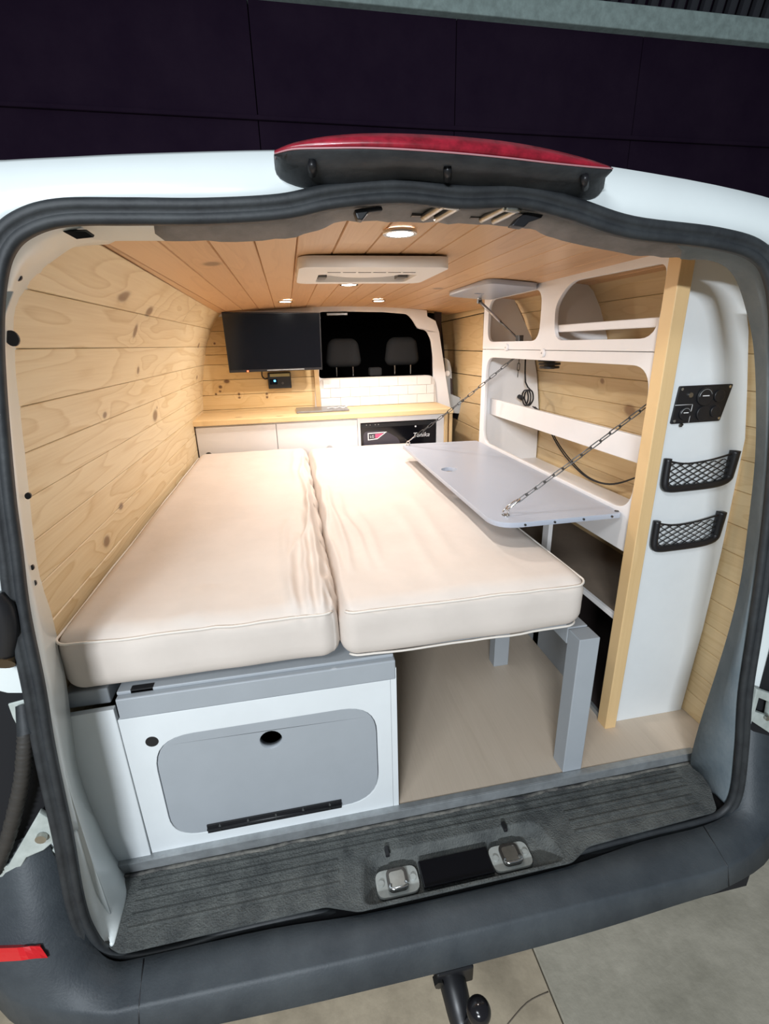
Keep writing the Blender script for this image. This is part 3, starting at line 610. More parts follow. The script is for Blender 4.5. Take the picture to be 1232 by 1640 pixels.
# right outer piece
rh = thing('right_door_hinge', (.86, -.09, .2), 'pale stamped metal hinge outside the right door pillar', 'hinge')
ppoly('hinge_leaf', [(1213, 1104), (1260, 1120), (1260, 1172), (1236, 1176), (1201, 1153)], -.135, .015, M_hinge, rh, hole=[[(1216, 1118), (1236, 1126), (1232, 1148), (1210, 1140)]])
pp = at(1228, 1148, 'Y', -.137); cyl('hinge_bolt', pp, pp+Vector((0, -.006, 0)), .008, M_steel, rh, seg=12)
box('recess_panel', .84, 1.0, -.112, -.104, .12, .75, M_dark, skin)

# ================================================================= BED
RID = {1: [(.028, .30, .55, .020, .010, 2.5), (.055, .25, .42, .016, .009, 3), (.040, .85, .5, .012, .009, 2), (.085, .15, .30, .012, .010, 3), (.110, .30, .30, .008, .012, 2.4), (.02, 1.2, .6, .010, .010, 2), (.07, 1.35, .35, .006, .012, 2), (.30, .06, .10, .006, .03, 3), (.45, .07, .12, .005, .03, 3), (.014, .12, .14, .020, .010, 5)],
       -1: [(.020, .45, .5, .013, .010, 2), (.05, .55, .40, .012, .011, 2), (.085, .50, .35, .008, .012, 2), (.018, 1.1, .6, .009, .009, 2), (.13, .40, .25, .005, .014, 2), (.25, .35, .3, .004, .02, 2), (.33, .45, .3, .004, .02, 2)]}
def mattress(name, x0, x1, y0, y1, z0, z1, label, foldside):
    t = thing(name, ((x0+x1)/2, (y0+y1)/2, z0), label, 'mattress', 'cream mattresses of the bed')
    nx, ny, nz = 84, 170, 8; r = .042
    bm = bmesh.new(); bmesh.ops.create_cube(bm, size=1.0)
    me = frombm(bm); bm = bmesh.new()
    def pos(i, j, k):
        a_ = i/nx; a_ = 1-(1-a_)**1.9 if foldside > 0 else a_**1.9
        return Vector((x0+(x1-x0)*a_, y0+(y1-y0)*j/ny, z0+(z1-z0)*k/nz))
    cache = {}
    def V(i, j, k):
        if (i, j, k) in cache: return cache[(i, j, k)]
        p = pos(i, j, k); q = Vector((min(max(p.x, x0+r), x1-r), min(max(p.y, y0+r), y1-r), min(max(p.z, z0+r), z1-r)))
        d = p-q
        if d.length > 1e-9:
            dn = Vector((abs(d.x), abs(d.y), abs(d.z))); m_ = max(dn); d2 = d.normalized()*r*(m_/r)
            p = q+d2
        if k > 3:
            e = (x1-p.x) if foldside > 0 else (p.x-x0)
            s = noise.noise(Vector((p.x*4, p.y*3, foldside*3)))*.005+noise.noise(Vector((p.x*14, p.y*5, 2)))*.0022
            f = 0.0
            for (ex, ya, yb_, am, wd, fr) in RID[foldside]:
                wy = max(0, 1-((p.y-ya)/yb_)**2) if abs(p.y-ya) < yb_ else 0
                if wy <= 0: continue
                xr = ex + .022*noise.noise(Vector((p.y*fr, ex*40, 5))) + .010*noise.noise(Vector((p.y*fr*3, ex*70, 9)))
                f += am*wy**.6*math.exp(-((e-xr)/wd)**2)
            p.z += (s+f)*((k-3)/5.0)
            edge = min((y1-p.y), (p.y-y0)); p.z -= .004*max(0, 1-edge/.10)
            if e < .03: p.z -= (.004+.010*(.5+.5*noise.noise(Vector((p.y*8, foldside, 3)))))*(1-e/.03)
        if j < 4:
            q_ = (p.z-z0)/(z1-z0)
            p.y += (noise.noise(Vector((p.x*7, p.z*9, foldside)))*.007+.005*noise.noise(Vector(((p.x+p.z)*22, p.z*6, 1)))*q_)*(1-j/4)
        if foldside > 0: p.x += (.010*noise.noise(Vector((p.y*9, p.z*5, 7)))+.005*noise.noise(Vector((p.y*26, p.z*12, 2)))+.003)*(i/nx)**10
        cache[(i, j, k)] = bm.verts.new(p); return cache[(i, j, k)]
    for i in range(nx):
        for j in range(ny):
            bm.faces.new((V(i, j, nz), V(i+1, j, nz), V(i+1, j+1, nz), V(i, j+1, nz))); bm.faces.new((V(i, j, 0), V(i, j+1, 0), V(i+1, j+1, 0), V(i+1, j, 0)))
    for i in range(nx):
        for k in range(nz):
            bm.faces.new((V(i, 0, k), V(i+1, 0, k), V(i+1, 0, k+1), V(i, 0, k+1))); bm.faces.new((V(i, ny, k), V(i, ny, k+1), V(i+1, ny, k+1), V(i+1, ny, k)))
    for j in range(ny):
        for k in range(nz):
            bm.faces.new((V(0, j, k), V(0, j, k+1), V(0, j+1, k+1), V(0, j+1, k))); bm.faces.new((V(nx, j, k), V(nx, j+1, k), V(nx, j+1, k+1), V(nx, j, k+1)))
    o = link('cover', frombm(bm), M_fab, None, smooth=True); keep(o, t)
    for zz, dd in ((z1-.020, .0), (z0+.008, .006)):
        if dd and foldside > 0: continue
        far = y1-.3; loop = rrect(x0+.003, x1-.003, y0+.003, y1-.003, .035, 6)
        # the welt runs along the front and the outer side only; on the seam side it is tucked into the gap
        pts = [q for q in loop if ((q[0] < x1-.012) if foldside > 0 else (q[0] > x0+.012)) and q[1] < y1-.03]
        if foldside > 0: pts = pts[pts.index(min(pts, key=lambda q: (q[0], -q[1]))):] if False else pts
        front = [q for q in pts if q[1] < y0+.037]; front.sort(key=lambda q: q[0] if foldside > 0 else -q[0])
        path = []
        outer_x = x0+.003 if foldside > 0 else x1-.003
        path.append((outer_x, y1-.04)); path.append((outer_x, (y0+y1)/2)); path += front
        P = []
        for (ax, ay), (bx, by) in zip(path, path[1:]):
            n_ = max(1, int(math.hypot(bx-ax, by-ay)/.03))
            P += [(ax+(bx-ax)*q/n_, ay+(by-ay)*q/n_) for q in range(n_)]
        P.append(path[-1])
        def zw(x, y): return zz+.003*noise.noise(Vector((x*12, y*4, zz)))+(.004*noise.noise(Vector((x*30, 1, 1))) if foldside > 0 else 0)
        tube('piping', [Vector((x+(dd if x < (x0+x1)/2 else -dd), y+dd+noise.noise(Vector((x*7, zz*9, foldside)))*.006*(1 if y < .04 else 0), zw(x, y))) for x, y in P], .0028, M_pipe, t, seg=6)
    return t
mattress('mattress', -.766, -.199, .000, 1.745, .470, .612, 'wider cream mattress against the left pine wall', 1)
mattress('mattress', -.197, .402, .000, 1.745, .462, .606, 'cream mattress nearest the folding table, right of the middle seam', -1)
# bench box under the left mattress
bb = thing('bed_storage_box', (-.40, .5, 0), 'white storage box with grey front hatch under the left mattress', 'storage box')
zt = .399
dpoly = roundpoly([(-.622, .036, .07), (-.126, .036, .09), (-.126, .336, .085), (-.622, .336, .09)], .08, 8)
plate('front_panel', [(-.678, .002), (-.0885, .002), (-.0885, zt), (-.678, zt)], [[(x*1.0+(0.002 if x > -.37 else -.002), z) for x, z in dpoly]], FY(0.0), M_whitec, bb, bevel=.001, th=.014)
hz = circ(-.372, .281, .027, 22)
hatch = plate('hatch', [(x*1.0, z) for x, z in dpoly], [hz], FY(.001), M_grey, bb, bevel=.0012, th=.014); hatch['label'] = 'grey oval-cornered hatch with a finger hole'
plate('hole_lining', circ(-.372, .281, .0275, 22), [circ(-.372, .281, .0255, 22)], FY(.001), M_grey, bb, th=.018)
box('inner_back', -.66, -.09, .10, .11, .01, .39, M_dark, bb)
box('left_side', -.678, -.664, .014, 1.74, 0, .399, M_whitec, bb); box('right_side', -.088, -.074, .0, 1.74, 0, .43, M_whitec, bb, bevel=.001)
plate('vent_hole', circ(-.621, .330, .0135, 18), [], FY(-.0008), M_blk, bb, th=.002)
hn = box('hinge', -.545, -.222, -.0035, .0, .034, .060, M_blk, bb, bevel=.001)
tube('hinge_pin', [(-.545, -.004, .047), (-.222, -.004, .047)], .003, M_blk, bb)
for i in range(5):
    for z in (.0405, .0535):
        cyl('rivet', (-.515+i*.066, -.0055, z), (-.515+i*.066, -.003, z), .0028, M_chr, bb, seg=10)
box('lid', -.672, -.076, -.002, 1.74, .400, .452, M_grey, bb, bevel=.003)
box('lid_board', -.672, -.078, .012, 1.74, .452, .460, M_grey, bb, bevel=.002)
for x, Y in ((-.622, .006), (-.12, .03)):
    box('strap_slot', x-.022, x+.022, Y+.006, Y+.02, .4525, .4615, M_blk, bb)
# left filler panel
fp = plate('filler_panel', [(-.80, -.002), (-.680, -.002), (-.678, .385), (-.678, .431), (-.80, .428)], [], FY(-.004), M_whitec, None, bevel=.001, th=.014); tag(fp, 'plain white upright filler board left of the storage box', 'panel')
rl = box('bed_side_rail', -.776, -.690, .02, 1.74, .43, .468, M_grey, None, bevel=.003); tag(rl, 'short grey rail under the outer left corner of the mattress', 'rail')
# right bed frame on grey legs
bf = thing('bed_stand', (.2, .8, 0), 'grey painted wooden bed frame with square legs holding the right mattress', 'bed frame')
box('leg', .391, .447, .0, .052, .003, .432, M_grey, bf, bevel=.002)
box('leg', .391, .447, .475, .52, .0, .432-.05, M_grey, bf, bevel=.002); box('leg', .391, .447, 1.65, 1.70, .0, .432-.05, M_grey, bf, bevel=.002)
box('side_rail', .391, .447, .054, 1.74, .385, .434, M_grey, bf, bevel=.003)
box('side_rail', -.072, -.045, .30, 1.74, .40, .434, M_grey, bf, bevel=.003)
box('bed_board', -.072, .390, .06, 1.74, .436, .452, M_grey, bf, bevel=.002)

# ================================================================= RIGHT SHELVING UNIT
cb = thing('shelving_unit', (.75, .7, 0), 'tall white shelving unit with rounded openings along the right side', 'shelving unit')
XC = .61
up_out = [(.158, 1.102), (1.255, 1.102), (1.255, 1.336), (.158, 1.322)]
h1 = roundpoly([(.742, 1.132), (1.205, 1.132), (1.205, 1.30), (.742, 1.30)], .055, 6)
h2 = roundpoly([(.167, 1.132, .06), (.640, 1.132, .05), (.650, 1.24, .03), (.575, 1.302, .05), (.167, 1.295, .03)], .04, 6)
plate('upper_face_frame', up_out, [h1, h2], FX(XC), M_white, cb, bevel=.0015, th=.013)
lo_out = [(.158, .575), (1.255, .575), (1.255, 1.1), (.158, 1.1)]
h3 = roundpoly([(.167, .690), (1.207, .690), (1.207, 1.068), (.167, 1.068)], .075, 8)
plate('lower_face_frame', lo_out, [h3], FX(XC), M_white, cb, bevel=.0015, th=.013)
box('stile', XC, XC+.016, .560, .600, .0, .575, M_white, cb, bevel=.001)
box('stile', XC, XC+.012, .158, .164, .0, .575, M_white, cb)
# end panel and pine post
ep = [(.637, .0), (.888, .0), (.902, .3), (.905, .55), (.898, .88), (.872, 1.0), (.838, 1.143), (.800, 1.24), (.762, 1.305), (.637, 1.325)]
plate('end_panel', ep, [], FY(.140), M_whitec, cb, bevel=.001, th=.014)
box('pine_post', .602, .638, .118, .158, 0, 1.325, M_post, cb, bevel=.002)
def side_board(name, y, z0, z1, m=M_white, x0=.624):
    zs = [z0+(z1-z0)*k/8 for k in range(9)]
    return plate(name, [(x0, z0)]+[(wr(z, y)-.006, z) for z in zs]+[(x0, z1)], [], FY(y), m, cb, th=.013)
side_board('side_board', 1.240, 0, 1.31)
side_board('divider', .690, 1.112, 1.31)
def shelf(name, y0, y1, z, m, th=.013, x0=.624): return box(name, x0, wr(z, 0)-.006, y0, y1, z-th, z, m, cb, bevel=.001)
shelf('shelf', .155, 1.24, 1.112, M_white)
shelf('shelf', .155, 1.24, .586, M_white)
s = shelf('shelf', .155, 1.24, .372, M_tan); 
box('shelf_edge', XC+.002, .624, .164, 1.24, .358, .374, M_white, cb, bevel=.001)
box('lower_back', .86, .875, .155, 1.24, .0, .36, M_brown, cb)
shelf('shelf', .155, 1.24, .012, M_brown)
box('plinth_board', XC, XC+.012, .36, 1.24, .0, .355, M_grey, cb, bevel=.001)
box('floor_lip', XC+.001, XC+.012, .164, .36, .0, .016, M_alu, cb)
box('shelf_lip', .624, .636, .168, .69, 1.157, 1.180, M_white, cb, bevel=.003)
box('shelf_rail', .650, .664, .156, 1.24, .812, .884, M_white, cb, bevel=.002)
for (y, z) in ((.995, 1.110), (.700, 1.092)):
    k = cyl('turn_button', (XC-.008, y, z), (XC, y, z), .014, M_white, cb, seg=18, bevel=.002); cyl('button_pin', (XC-.010, y, z), (XC-.008, y, z), .002, M_steel, cb, seg=8)
# open flap
fd = thing('cupboard_flap', (.60, .98, 1.30), 'small grey flap door propped open up against the ceiling', 'flap door')
fdp = roundpoly([(0.0, .745), (0.19, .745), (0.19, 1.195), (0.0, 1.195)], .045, 6)
def ffl(u, v, w_): return Vector((.606-u*.995, v, 1.300+u*.085+w_))
plate('flap_panel', fdp, [circ(.115, 1.02, .019, 18)], ffl, M_table, fd, th=.016, bevel=.001)
plate('hole_back', circ(.115, 1.02, .0195, 18), [], lambda u, v, w_: ffl(u, v, w_+.006), M_dsteel, fd, th=.002)
stt = thing('gas_strut', (.61, .95, 1.13), 'thin metal stay propping the open grey flap', 'flap stay')
a = Vector((.545, 1.15, 1.292)); b_ = Vector((.632, .945, 1.140)); m_ = a*.45+b_*.55
tube('stay_tube', [a, m_], .0060, mat('stay_metal', (.42, .38, .36), .35, metal=.7), stt); tube('stay_rod', [m_, b_], .0032, M_dsteel, stt)
cyl('upper_joint', a+Vector((-.008, 0, 0)), a+Vector((.008, 0, 0)), .009, M_dsteel, stt); box('bracket', a.x-.006, a.x+.006, a.y-.008, a.y+.008, a.z, a.z+.016, M_steel, stt)
box('lower_bracket', b_.x-.006, b_.x+.014, b_.y-.014, b_.y+.014, b_.z-.012, b_.z+.014, M_dsteel, stt, bevel=.002)
# small black lamp under the shelf, cables, hanging chain
vt = thing('under_shelf_spot', (.70, .82, 1.06), 'small black slotted fitting under the middle shelf', 'fitting')
for k in range(3): cyl('ring', (.70, .815, 1.066-.012*k), (.70, .815, 1.058-.012*k), .042-.003*k, M_blk, vt, seg=20)
cyl('stem', (.70, .815, 1.032), (.70, .815, 1.0985), .02, M_dsteel, vt, seg=12)
cc = thing('coiled_cable', (.75, 1.15, .95), 'black cable hanging in a small coil in the open shelf', 'cable')
cy_, cz_ = 1.125, .892
cpts = [Vector((.80, 1.212, 1.098)), Vector((.80, 1.210, 1.04)), Vector((.795, 1.185, .955))]
for k in range(34):
    an = PI/2+2*PI*k/14; cpts.append(Vector((.79-.002*k*.4, cy_+.034*math.cos(an)-.0012*(k % 5), cz_+.034*math.sin(an))))
tube('cable_coil', cpts, .0036, M_blk, cc, seg=6, sm=2)
cyl('cable_plug', (.775, 1.165, .885), (.770, 1.190, .892), .010, M_blk, cc)
wr_ = thing('loose_wires', (.87, .8, .7), 'pair of black wires drooping across the pine boards below the rail', 'wires')
for dz, dy in ((0, 0), (.004, .018)):
    P = [Vector((.80, 1.11-dy, .855)), Vector((.86, 1.10-dy, .80)), Vector((.888, 1.06-dy, .715)), Vector((.880, .93-dy, .655+dz)), Vector((.870, .76-dy*.4, .615+dz)), Vector((.875, .62, .622+dz*.5)), Vector((.885, .50, .68)), Vector((.89, .42, .74))]
    tube('wire', P, .0028, M_blk, wr_, seg=6, sm=6)

# folding table
tb_ = thing('folding_table', (.42, .75, .67), 'grey rounded table leaf hung on chains over the bed', 'table')
tp = roundpoly([(.238, .190, .075), (.606, .190, .01), (.606, 1.275, .01), (.238, 1.295, .03)], .05, 8)
th1 = plate('table_top', tp, [circ(.304, .779, .030, 24)], FZ(.668), M_table, tb_, th=.014, bevel=.0025)
def eye(x, y):
    tube('eye_bolt', [Vector((x-.005, y, .683)), Vector((x-.008, y, .694)), Vector((x, y, .703)), Vector((x+.008, y, .694)), Vector((x+.005, y, .683))], .0022, M_chr, tb_, sm=4)
    cyl('eye_plate', (x, y, .682), (x, y, .6845), .011, M_chr, tb_, seg=14)
eye(.292, .250); eye(.262, 1.262)
for k in range(4): cyl('screw', (.32+k*.085, .186, .675), (.32+k*.085, .190, .675), .003, M_dsteel, tb_, seg=8)
cyl('screw', (.60, .205, .682), (.60, .205, .684), .006, M_dsteel, tb_, seg=8)
box('hinge', .594, .6095, .30, 1.20, .660, .668, M_dsteel, tb_)
# chains
bm = bmesh.new(); lk = [Vector((x, y, 0)) for x, y in rrect(-.0165, .0165, -.0050, .0050, .0050, 4)]; bm_tube(bm, lk, .0016, 6, True)
LINK = frombm(bm); [setattr(p, 'use_smooth', True) for p in LINK.polygons]; LINK.materials.append(mat('chain_steel', (.10, .10, .10), .35, metal=.8))
bm = bmesh.new(); ca = [Vector(p) for p in [(0, 0, 0), (.008, .010, 0), (.022, .011, 0), (.042, .006, 0), (.046, 0, 0), (.040, -.005, 0), (.020, -.009, 0), (.006, -.008, 0)]]
bm_tube(bm, catmull(ca, 3, True), .0024, 6, True); CARA = frombm(bm); [setattr(p, 'use_smooth', True) for p in CARA.polygons]; CARA.materials.append(M_chr)
def chain(a, b_, label, carabiner=True, sag=.0, group='chains holding the folding table'):
    a = Vector(a); b_ = Vector(b_); t = thing('table_chain', a, label, 'chain', group)
    L_ = (b_-a).length; d = (b_-a).normalized(); q = d.to_track_quat('X', 'Z'); s0 = 0
    if carabiner:
        o = bpy.data.objects.new('carabiner', CARA); C.objects.link(o); o.location = a; o.rotation_mode = 'QUATERNION'; o.rotation_quaternion = q @ Vector((1, 0, 0)).rotation_difference(Vector((1, 0, 0))); keep(o, t); s0 = .043
    step = .0290; n = int((L_-s0)/step)
    for k in range(n+1):
        p = a+d*(s0+.011+k*step); u_ = (s0+k*step)/L_; p.z -= sag*4*u_*(1-u_)
        o = bpy.data.objects.new('chain_link', LINK); C.objects.link(o); o.location = p; o.rotation_mode = 'QUATERNION'
        from mathutils import Quaternion
        o.rotation_quaternion = q @ Quaternion((1, 0, 0), (PI/2 if k % 2 else 0)+.5); keep(o, t)
    return t
chain((.292, .250, .700), (.632, .186, .975), 'near chain with carabiner from the table corner up to the frame', sag=.004)
chain((.262, 1.262, .700), (.660, .985, 1.088), 'far chain from the back corner of the table to the shelf top', sag=.01)
chain((.775, 1.222, 1.09), (.775, 1.225, 1.0), 'short spare chain end hanging free beside the coiled cable', carabiner=False, group=None)

# control panel and net pockets on the end panel
cp_ = thing('socket_panel', (.74, .135, .93), 'black switch and socket panel with corner screws on the white end board', 'socket panel')
pn = [(.664, .930), (.800, .930), (.818, .958), (.826, 1.018), (.672, 1.022)]
pn = [(.662, .930), (.802, .931), (.820, 1.021), (.670, 1.021)]
plate('panel_plate', roundpoly(pn, .004, 3), [], FY(.134), M_blk, cp_, th=.006, bevel=.001)
for x, z in ((.676, 1.014), (.811, 1.015), (.669, .937), (.797, .938)): cyl('screw', (x, .1325, z), (x, .134, z), .0035, M_chr, cp_, seg=10)
def socket(x, z, r, lit=1):
    cyl('socket_cover', (x, .129, z), (x, .134, z), r, M_blk, cp_, seg=24, bevel=.001)
    if not lit: return
    tube('socket_ring', [(x+r*.8*math.cos(t), .1285, z+r*.8*math.sin(t)) for t in [.3+i*.22 for i in range(14)]], .0009, M_alu, cp_, seg=5)
    box('socket_print', x-r*.4, x+r*.45, .1284, .129, z+.001, z+.003, M_txt, cp_)
socket(.742, .994, .022); socket(.694, .955, .016); socket(.783, .994, .015, 0); socket(.745, .953, .018, 0); socket(.780, .956, .014, 0)
cyl('dc_jack', (.701, .130, .999), (.701, .134, .999), .006, M_steel, cp_, seg=16)
for a, b_ in (((.664, .1335, .976), (.713, .1335, .976)), ((.713, .1335, .976), (.711, .1335, .932))): tube('switch_outline', [a, b_], .0007, M_txt, cp_, seg=4)
cyl('latch_pin', (.690, .130, .929), (.690, .134, .924), .004, M_dsteel, cp_, seg=8)
def pocket(zb, label):
    t = thing('net_pocket', (.76, .13, zb), label, 'net pocket', 'black elastic net pockets on the end board')
    xl, xr_ = .668, .862; zb0 = zb; zt_ = zb+.078; fr = lambda x: .1255-.004*math.sin(PI*(x-xl)/(xr_-xl))
    def bar(nm, pts, r, sx=1.0): return tube(nm, pts, r, M_blk, t, seg=10, sm=5)
    tube('frame', [(xl, .130, zt_), (xl-.001, .128, zb0+.03), (xl+.001, .126, zb0+.006), (xl+.015, .125, zb0-.002), (.72, .125, zb0-.003), (.80, .125, zb0-.001), (xr_-.022, .126, zb0+.004), (xr_-.004, .128, zb0+.014), (xr_, .130, zb0+.03), (xr_+.004, .131, zt_+.008)], .008, M_blk, t, seg=10, sm=6, rf=lambda u_: .0095+.0035*max(0, (u_-.7)/.3))
    tube('top_cord', [(xl, .129, zt_-.006), (.72, .128, zt_-.016), (.79, .128, zt_-.012), (xr_, .129, zt_+.002)], .0026, M_blk, t, seg=6, sm=6)
    N_ = 7
    net = bmesh.new()
    top = lambda x: zt_-.008-.008*math.sin(PI*(x-xl)/(xr_-xl)); bot = zb0+.004
    for k in range(-4, N_+1):
        for sg in (1, -1):
            x0 = xl+(xr_-xl)*k/N_*1.0; seg_ = []
            for j in range(13):
                u_ = j/12; x = x0+(xr_-xl)*u_*.56 if sg > 0 else x0+(xr_-xl)*(1-u_)*.56
                if xl+.004 < x < xr_-.004: seg_.append(Vector((x, .1285, bot+(top(x)-bot)*u_)))
            if len(seg_) > 2: bm_tube(net, seg_, .0014, 4)
    keep(link('net', frombm(net), M_blk, None), t)
    return t
pocket(.765, 'upper black net pocket, just below the socket panel'); pocket(.596, 'lower black net pocket on the white end board')

# ================================================================= KITCHEN END
wt = box('worktop', -.778, .652, 1.758, 2.10, .748, .776, M_top, None, bevel=.003); tag(wt, 'pale pine worktop across the front end of the van', 'worktop')
k1 = thing('kitchen_cabinet', (-.33, 1.95, 0), 'low white cabinet with two plain doors under the left of the worktop', 'cabinet')
box('body', -.772, .094, 1.785, 2.09, .0, .746, M_white, k1)
plate('door', [(-.770, .45), (-.355, .45), (-.355, .738), (-.770, .738)], [circ(-.722, .588, .018, 18)], FY(1.772), M_white, k1, th=.012, bevel=.001)
plate('hole_back', circ(-.722, .588, .019, 18), [], FY(1.783), M_blk, k1, th=.001)
plate('door', [(-.351, .45), (.092, .45), (.092, .738), (-.351, .738)], [circ(-.07, .585, .018, 18)], FY(1.772), M_white, k1, th=.012, bevel=.001)
box('end_gap_strip', -.778, -.7705, 1.778, 1.80, .45, .746, M_brown, k1)
k2 = thing('appliance_housing', (.36, 1.95, 0), 'white surround with pine edges holding the black appliance', 'cabinet')
box('side_panel', .094, .110, 1.775, 2.09, 0, .746, M_white, k2); box('side_panel', .556, .600, 1.775, 2.09, 0, .746, M_white, k2)
box('top_panel', .110, .556, 1.775, 2.09, .718, .746, M_white, k2); box('pine_edge', .602, .622, 1.768, 2.09, 0, .746, M_post, k2, bevel=.002); box('pine_edge', .632, .650, 1.768, 2.09, 0, .746, M_post, k2, bevel=.002)
box('slot_back', .622, .632, 1.80, 2.09, 0, .746, M_brown, k2)
ap = thing('black_appliance', (.33, 1.9, .45), 'black fronted fridge with silver script and a pink logo sticker', 'fridge')
box('front', .112, .553, 1.776, 2.08, .45, .716, M_scr, ap, bevel=.004)
box('control_strip', .116, .549, 1.773, 1.777, .690, .712, M_blk, ap, bevel=.001)
for x in (.145, .165, .195, .213): cyl('indicator', (x, 1.771, .705), (x, 1.773, .705), .003, M_steel, ap, seg=8)
cyl('latch_button', (.43, 1.772, .683), (.43, 1.776, .683), .005, M_txt, ap, seg=10)
pl_ = plate('panel_swoop', roundpoly([(.125, .52), (.36, .52), (.33, .62), (.25, .668), (.125, .670)], .03), [], FY(1.7735), mat('glossy_charcoal', (.05, .045, .06), .15), ap, th=.003)
text('script_lettering', 'Tenika', (.462, 1.7745, .632), .036, M_txt, ap, ROT_BACK, sx=1.05, shear=.3)
sk = thing('logo_sticker', (.19, 1.772, .60), 'small sticker with LG letters and a pink wedge on the fridge', 'sticker')
tri = [(.150, .660), (.262, .662), (.205, .622), (.150, .618)]
plate('sticker_outline', tri, [[(.155, .655), (.248, .657), (.203, .627), (.155, .623)]], FY(1.7722), M_txt, sk, th=.0006)
plate('pink_wedge', [(.193, .652), (.240, .654), (.207, .628), (.193, .630)], [], FY(1.7721), M_pink, sk, th=.0006)
text('lettering', 'LG', (.174, 1.7718, .6385), .020, M_txt, sk, ROT_BACK)
hb_ = thing('steel_hob_lid', (-.09, 1.97, .776), 'thin brushed grey metal plate lying on the worktop', 'metal plate')
box('plate', -.236, .062, 1.86, 2.06, .777, .787, mat('brushed_grey', (.26, .26, .27), .3, metal=.7), hb_, bevel=.002)
wc = tube('white_cable', [(.0+x*.012, 1.93+.02*math.sin(x*1.7), .7895+.004*abs(math.sin(x))) for x in range(-5, 6)], .0025, M_white, None, sm=3); tag(wc, 'short white cable lying in waves on the metal plate', 'cable')
# tiled half panel
tpn = thing('tiled_splashback', (.27, 2.095, .776), 'low white brick-tiled splashback with rounded upper corners', 'splashback')
plate('tile_board', roundpoly([(-.088, .777, .002), (.648, .777, .002), (.632, .944, .05), (-.088, .948, .05)], .03), [], FY(2.084), M_grout, tpn, th=.014, bevel=.002)
tw, thh = .118, .0535
for r_ in range(3):
    z0 = .7785+r_*.0555; off = -.059 if r_ % 2 else 0.0
    for c_ in range(-1, 8):
        x0 = -.082+off+c_*.1205; x1 = x0+tw; x0 = max(x0, -.082 if r_ < 2 else -.062); x1 = min(x1, .630 if r_ < 2 else .610)
        if x1-x0 > .02: box('tile', x0, x1, 2.0795, 2.0845, z0, z0+thh-(.004 if r_ == 2 else 0), M_tile, tpn, bevel=.0012)
# television
tv = thing('television', (-.33, 1.97, 1.0), 'flat black television hung on the pine bulkhead', 'television')
TQ = [at(x, y, 'Y', 1.95) for x, y in [(367, 597.5), (517, 592), (513, 500.5), (354.5, 499.5)]]
def ftv(u, v, w_):
    a_, b2, c_, d_ = TQ; p = (a_*(1-u)+b2*u)*(1-v)+(d_*(1-u)+c_*u)*v; return p+Vector((0, w_+.015*(1-v), 0))
plate('casing', [(0, 0), (1, 0), (1, 1), (0, 1)], [], ftv, M_blk, tv, th=.035, bevel=.003)
plate('screen', [(.012, .045), (.988, .045), (.988, .98), (.012, .98)], [], lambda u, v, w_: ftv(u, v, -w_), M_scr, tv, th=.0012)
plate('brand_plate', [(.40, .012), (.80, .012), (.80, .032), (.40, .032)], [], lambda u, v, w_: ftv(u, v, -w_), M_alu, tv, th=.0015)  # pale brand plate along the lower bezel
plate('standby_light', circ(.195, .018, .010, 8, ry=.014), [], lambda u, v, w_: ftv(u, v, -w_-.0005), M_redled, tv, th=.001)
cyl('wall_mount', (-.33, 1.99, 1.15), (-.33, 2.11, 1.15), .05, M_blk, tv)
ct = thing('charge_controller', (-.31, 2.10, .90), 'black solar charge controller with blue light below the television', 'controller')
box('case', -.384, -.250, 2.078, 2.110, .900, .990, M_blk, ct, bevel=.004)
box('label_strip', -.370, -.256, 2.0765, 2.079, .968, .985, M_gold, ct)
box('display', -.375, -.330, 2.0765, 2.079, .925, .955, M_scr, ct)
cyl('led', (-.345, 2.074, .945), (-.345, 2.078, .945), .006, M_blue, ct, seg=12)
cyl('button', (-.300, 2.075, .930), (-.300, 2.078, .930), .007, M_dsteel, ct, seg=12)
cb2 = tube('controller_cable', [(-.384, 2.10, .96), (-.402, 2.095, .958), (-.415, 2.09, .975), (-.412, 2.09, 1.005), (-.40, 2.09, 1.03)], .004, M_blk, None, sm=6); tag(cb2, 'thin black cable looping from controller up behind the television', 'cable')
# cab seats
def headrest(cx, label):
    t = thing('vehicle_armchair', (cx, 2.50, .45), label, 'seat', 'seats in the cab')
    bm = bmesh.new(); bmesh.ops.create_cube(bm, size=1.0)
    for v in bm.verts: v.co = Vector((v.co.x*(.20 if v.co.z > 0 else .252), v.co.y*.10, v.co.z*.185))
    o = link('head_restraint', frombm(bm), M_seat, None, smooth=True, bevel=.055, bseg=6); o.location = (cx, 2.50, 1.083); keep(o, t); o.location = Vector((cx, 2.50, 1.083))
    for s in (-.052, .062): cyl('post', (cx+s, 2.50, .93), (cx+s, 2.50, 1.0), .007, M_chr, t, seg=10)
    bm = bmesh.new(); bmesh.ops.create_cube(bm, size=1.0)
    for v in bm.verts: v.co = Vector((v.co.x*.39, v.co.y*.16, v.co.z*.50))
    o = link('backrest', frombm(bm), M_seat, None, smooth=True, bevel=.06, bseg=6); keep(o, t); o.location = Vector((cx, 2.50, .672))
headrest(.113, 'charcoal cab seat with head restraint just right of the television'); headrest(.520, 'charcoal cab seat with head restraint at the far right of the opening')
cbx = box('cab_console_box', .275, .360, 2.40, 2.48, .93, .985, M_seat, None, bevel=.012, bseg=3); tag(cbx, 'small dark box between the two cab seats', 'box')
prc = box('parcel_ledge', -.10, .66, 2.125, 2.40, .90, .928, M_blk, None, bevel=.006); tag(prc, 'black ledge behind the tiled panel in front of the seats', 'ledge')
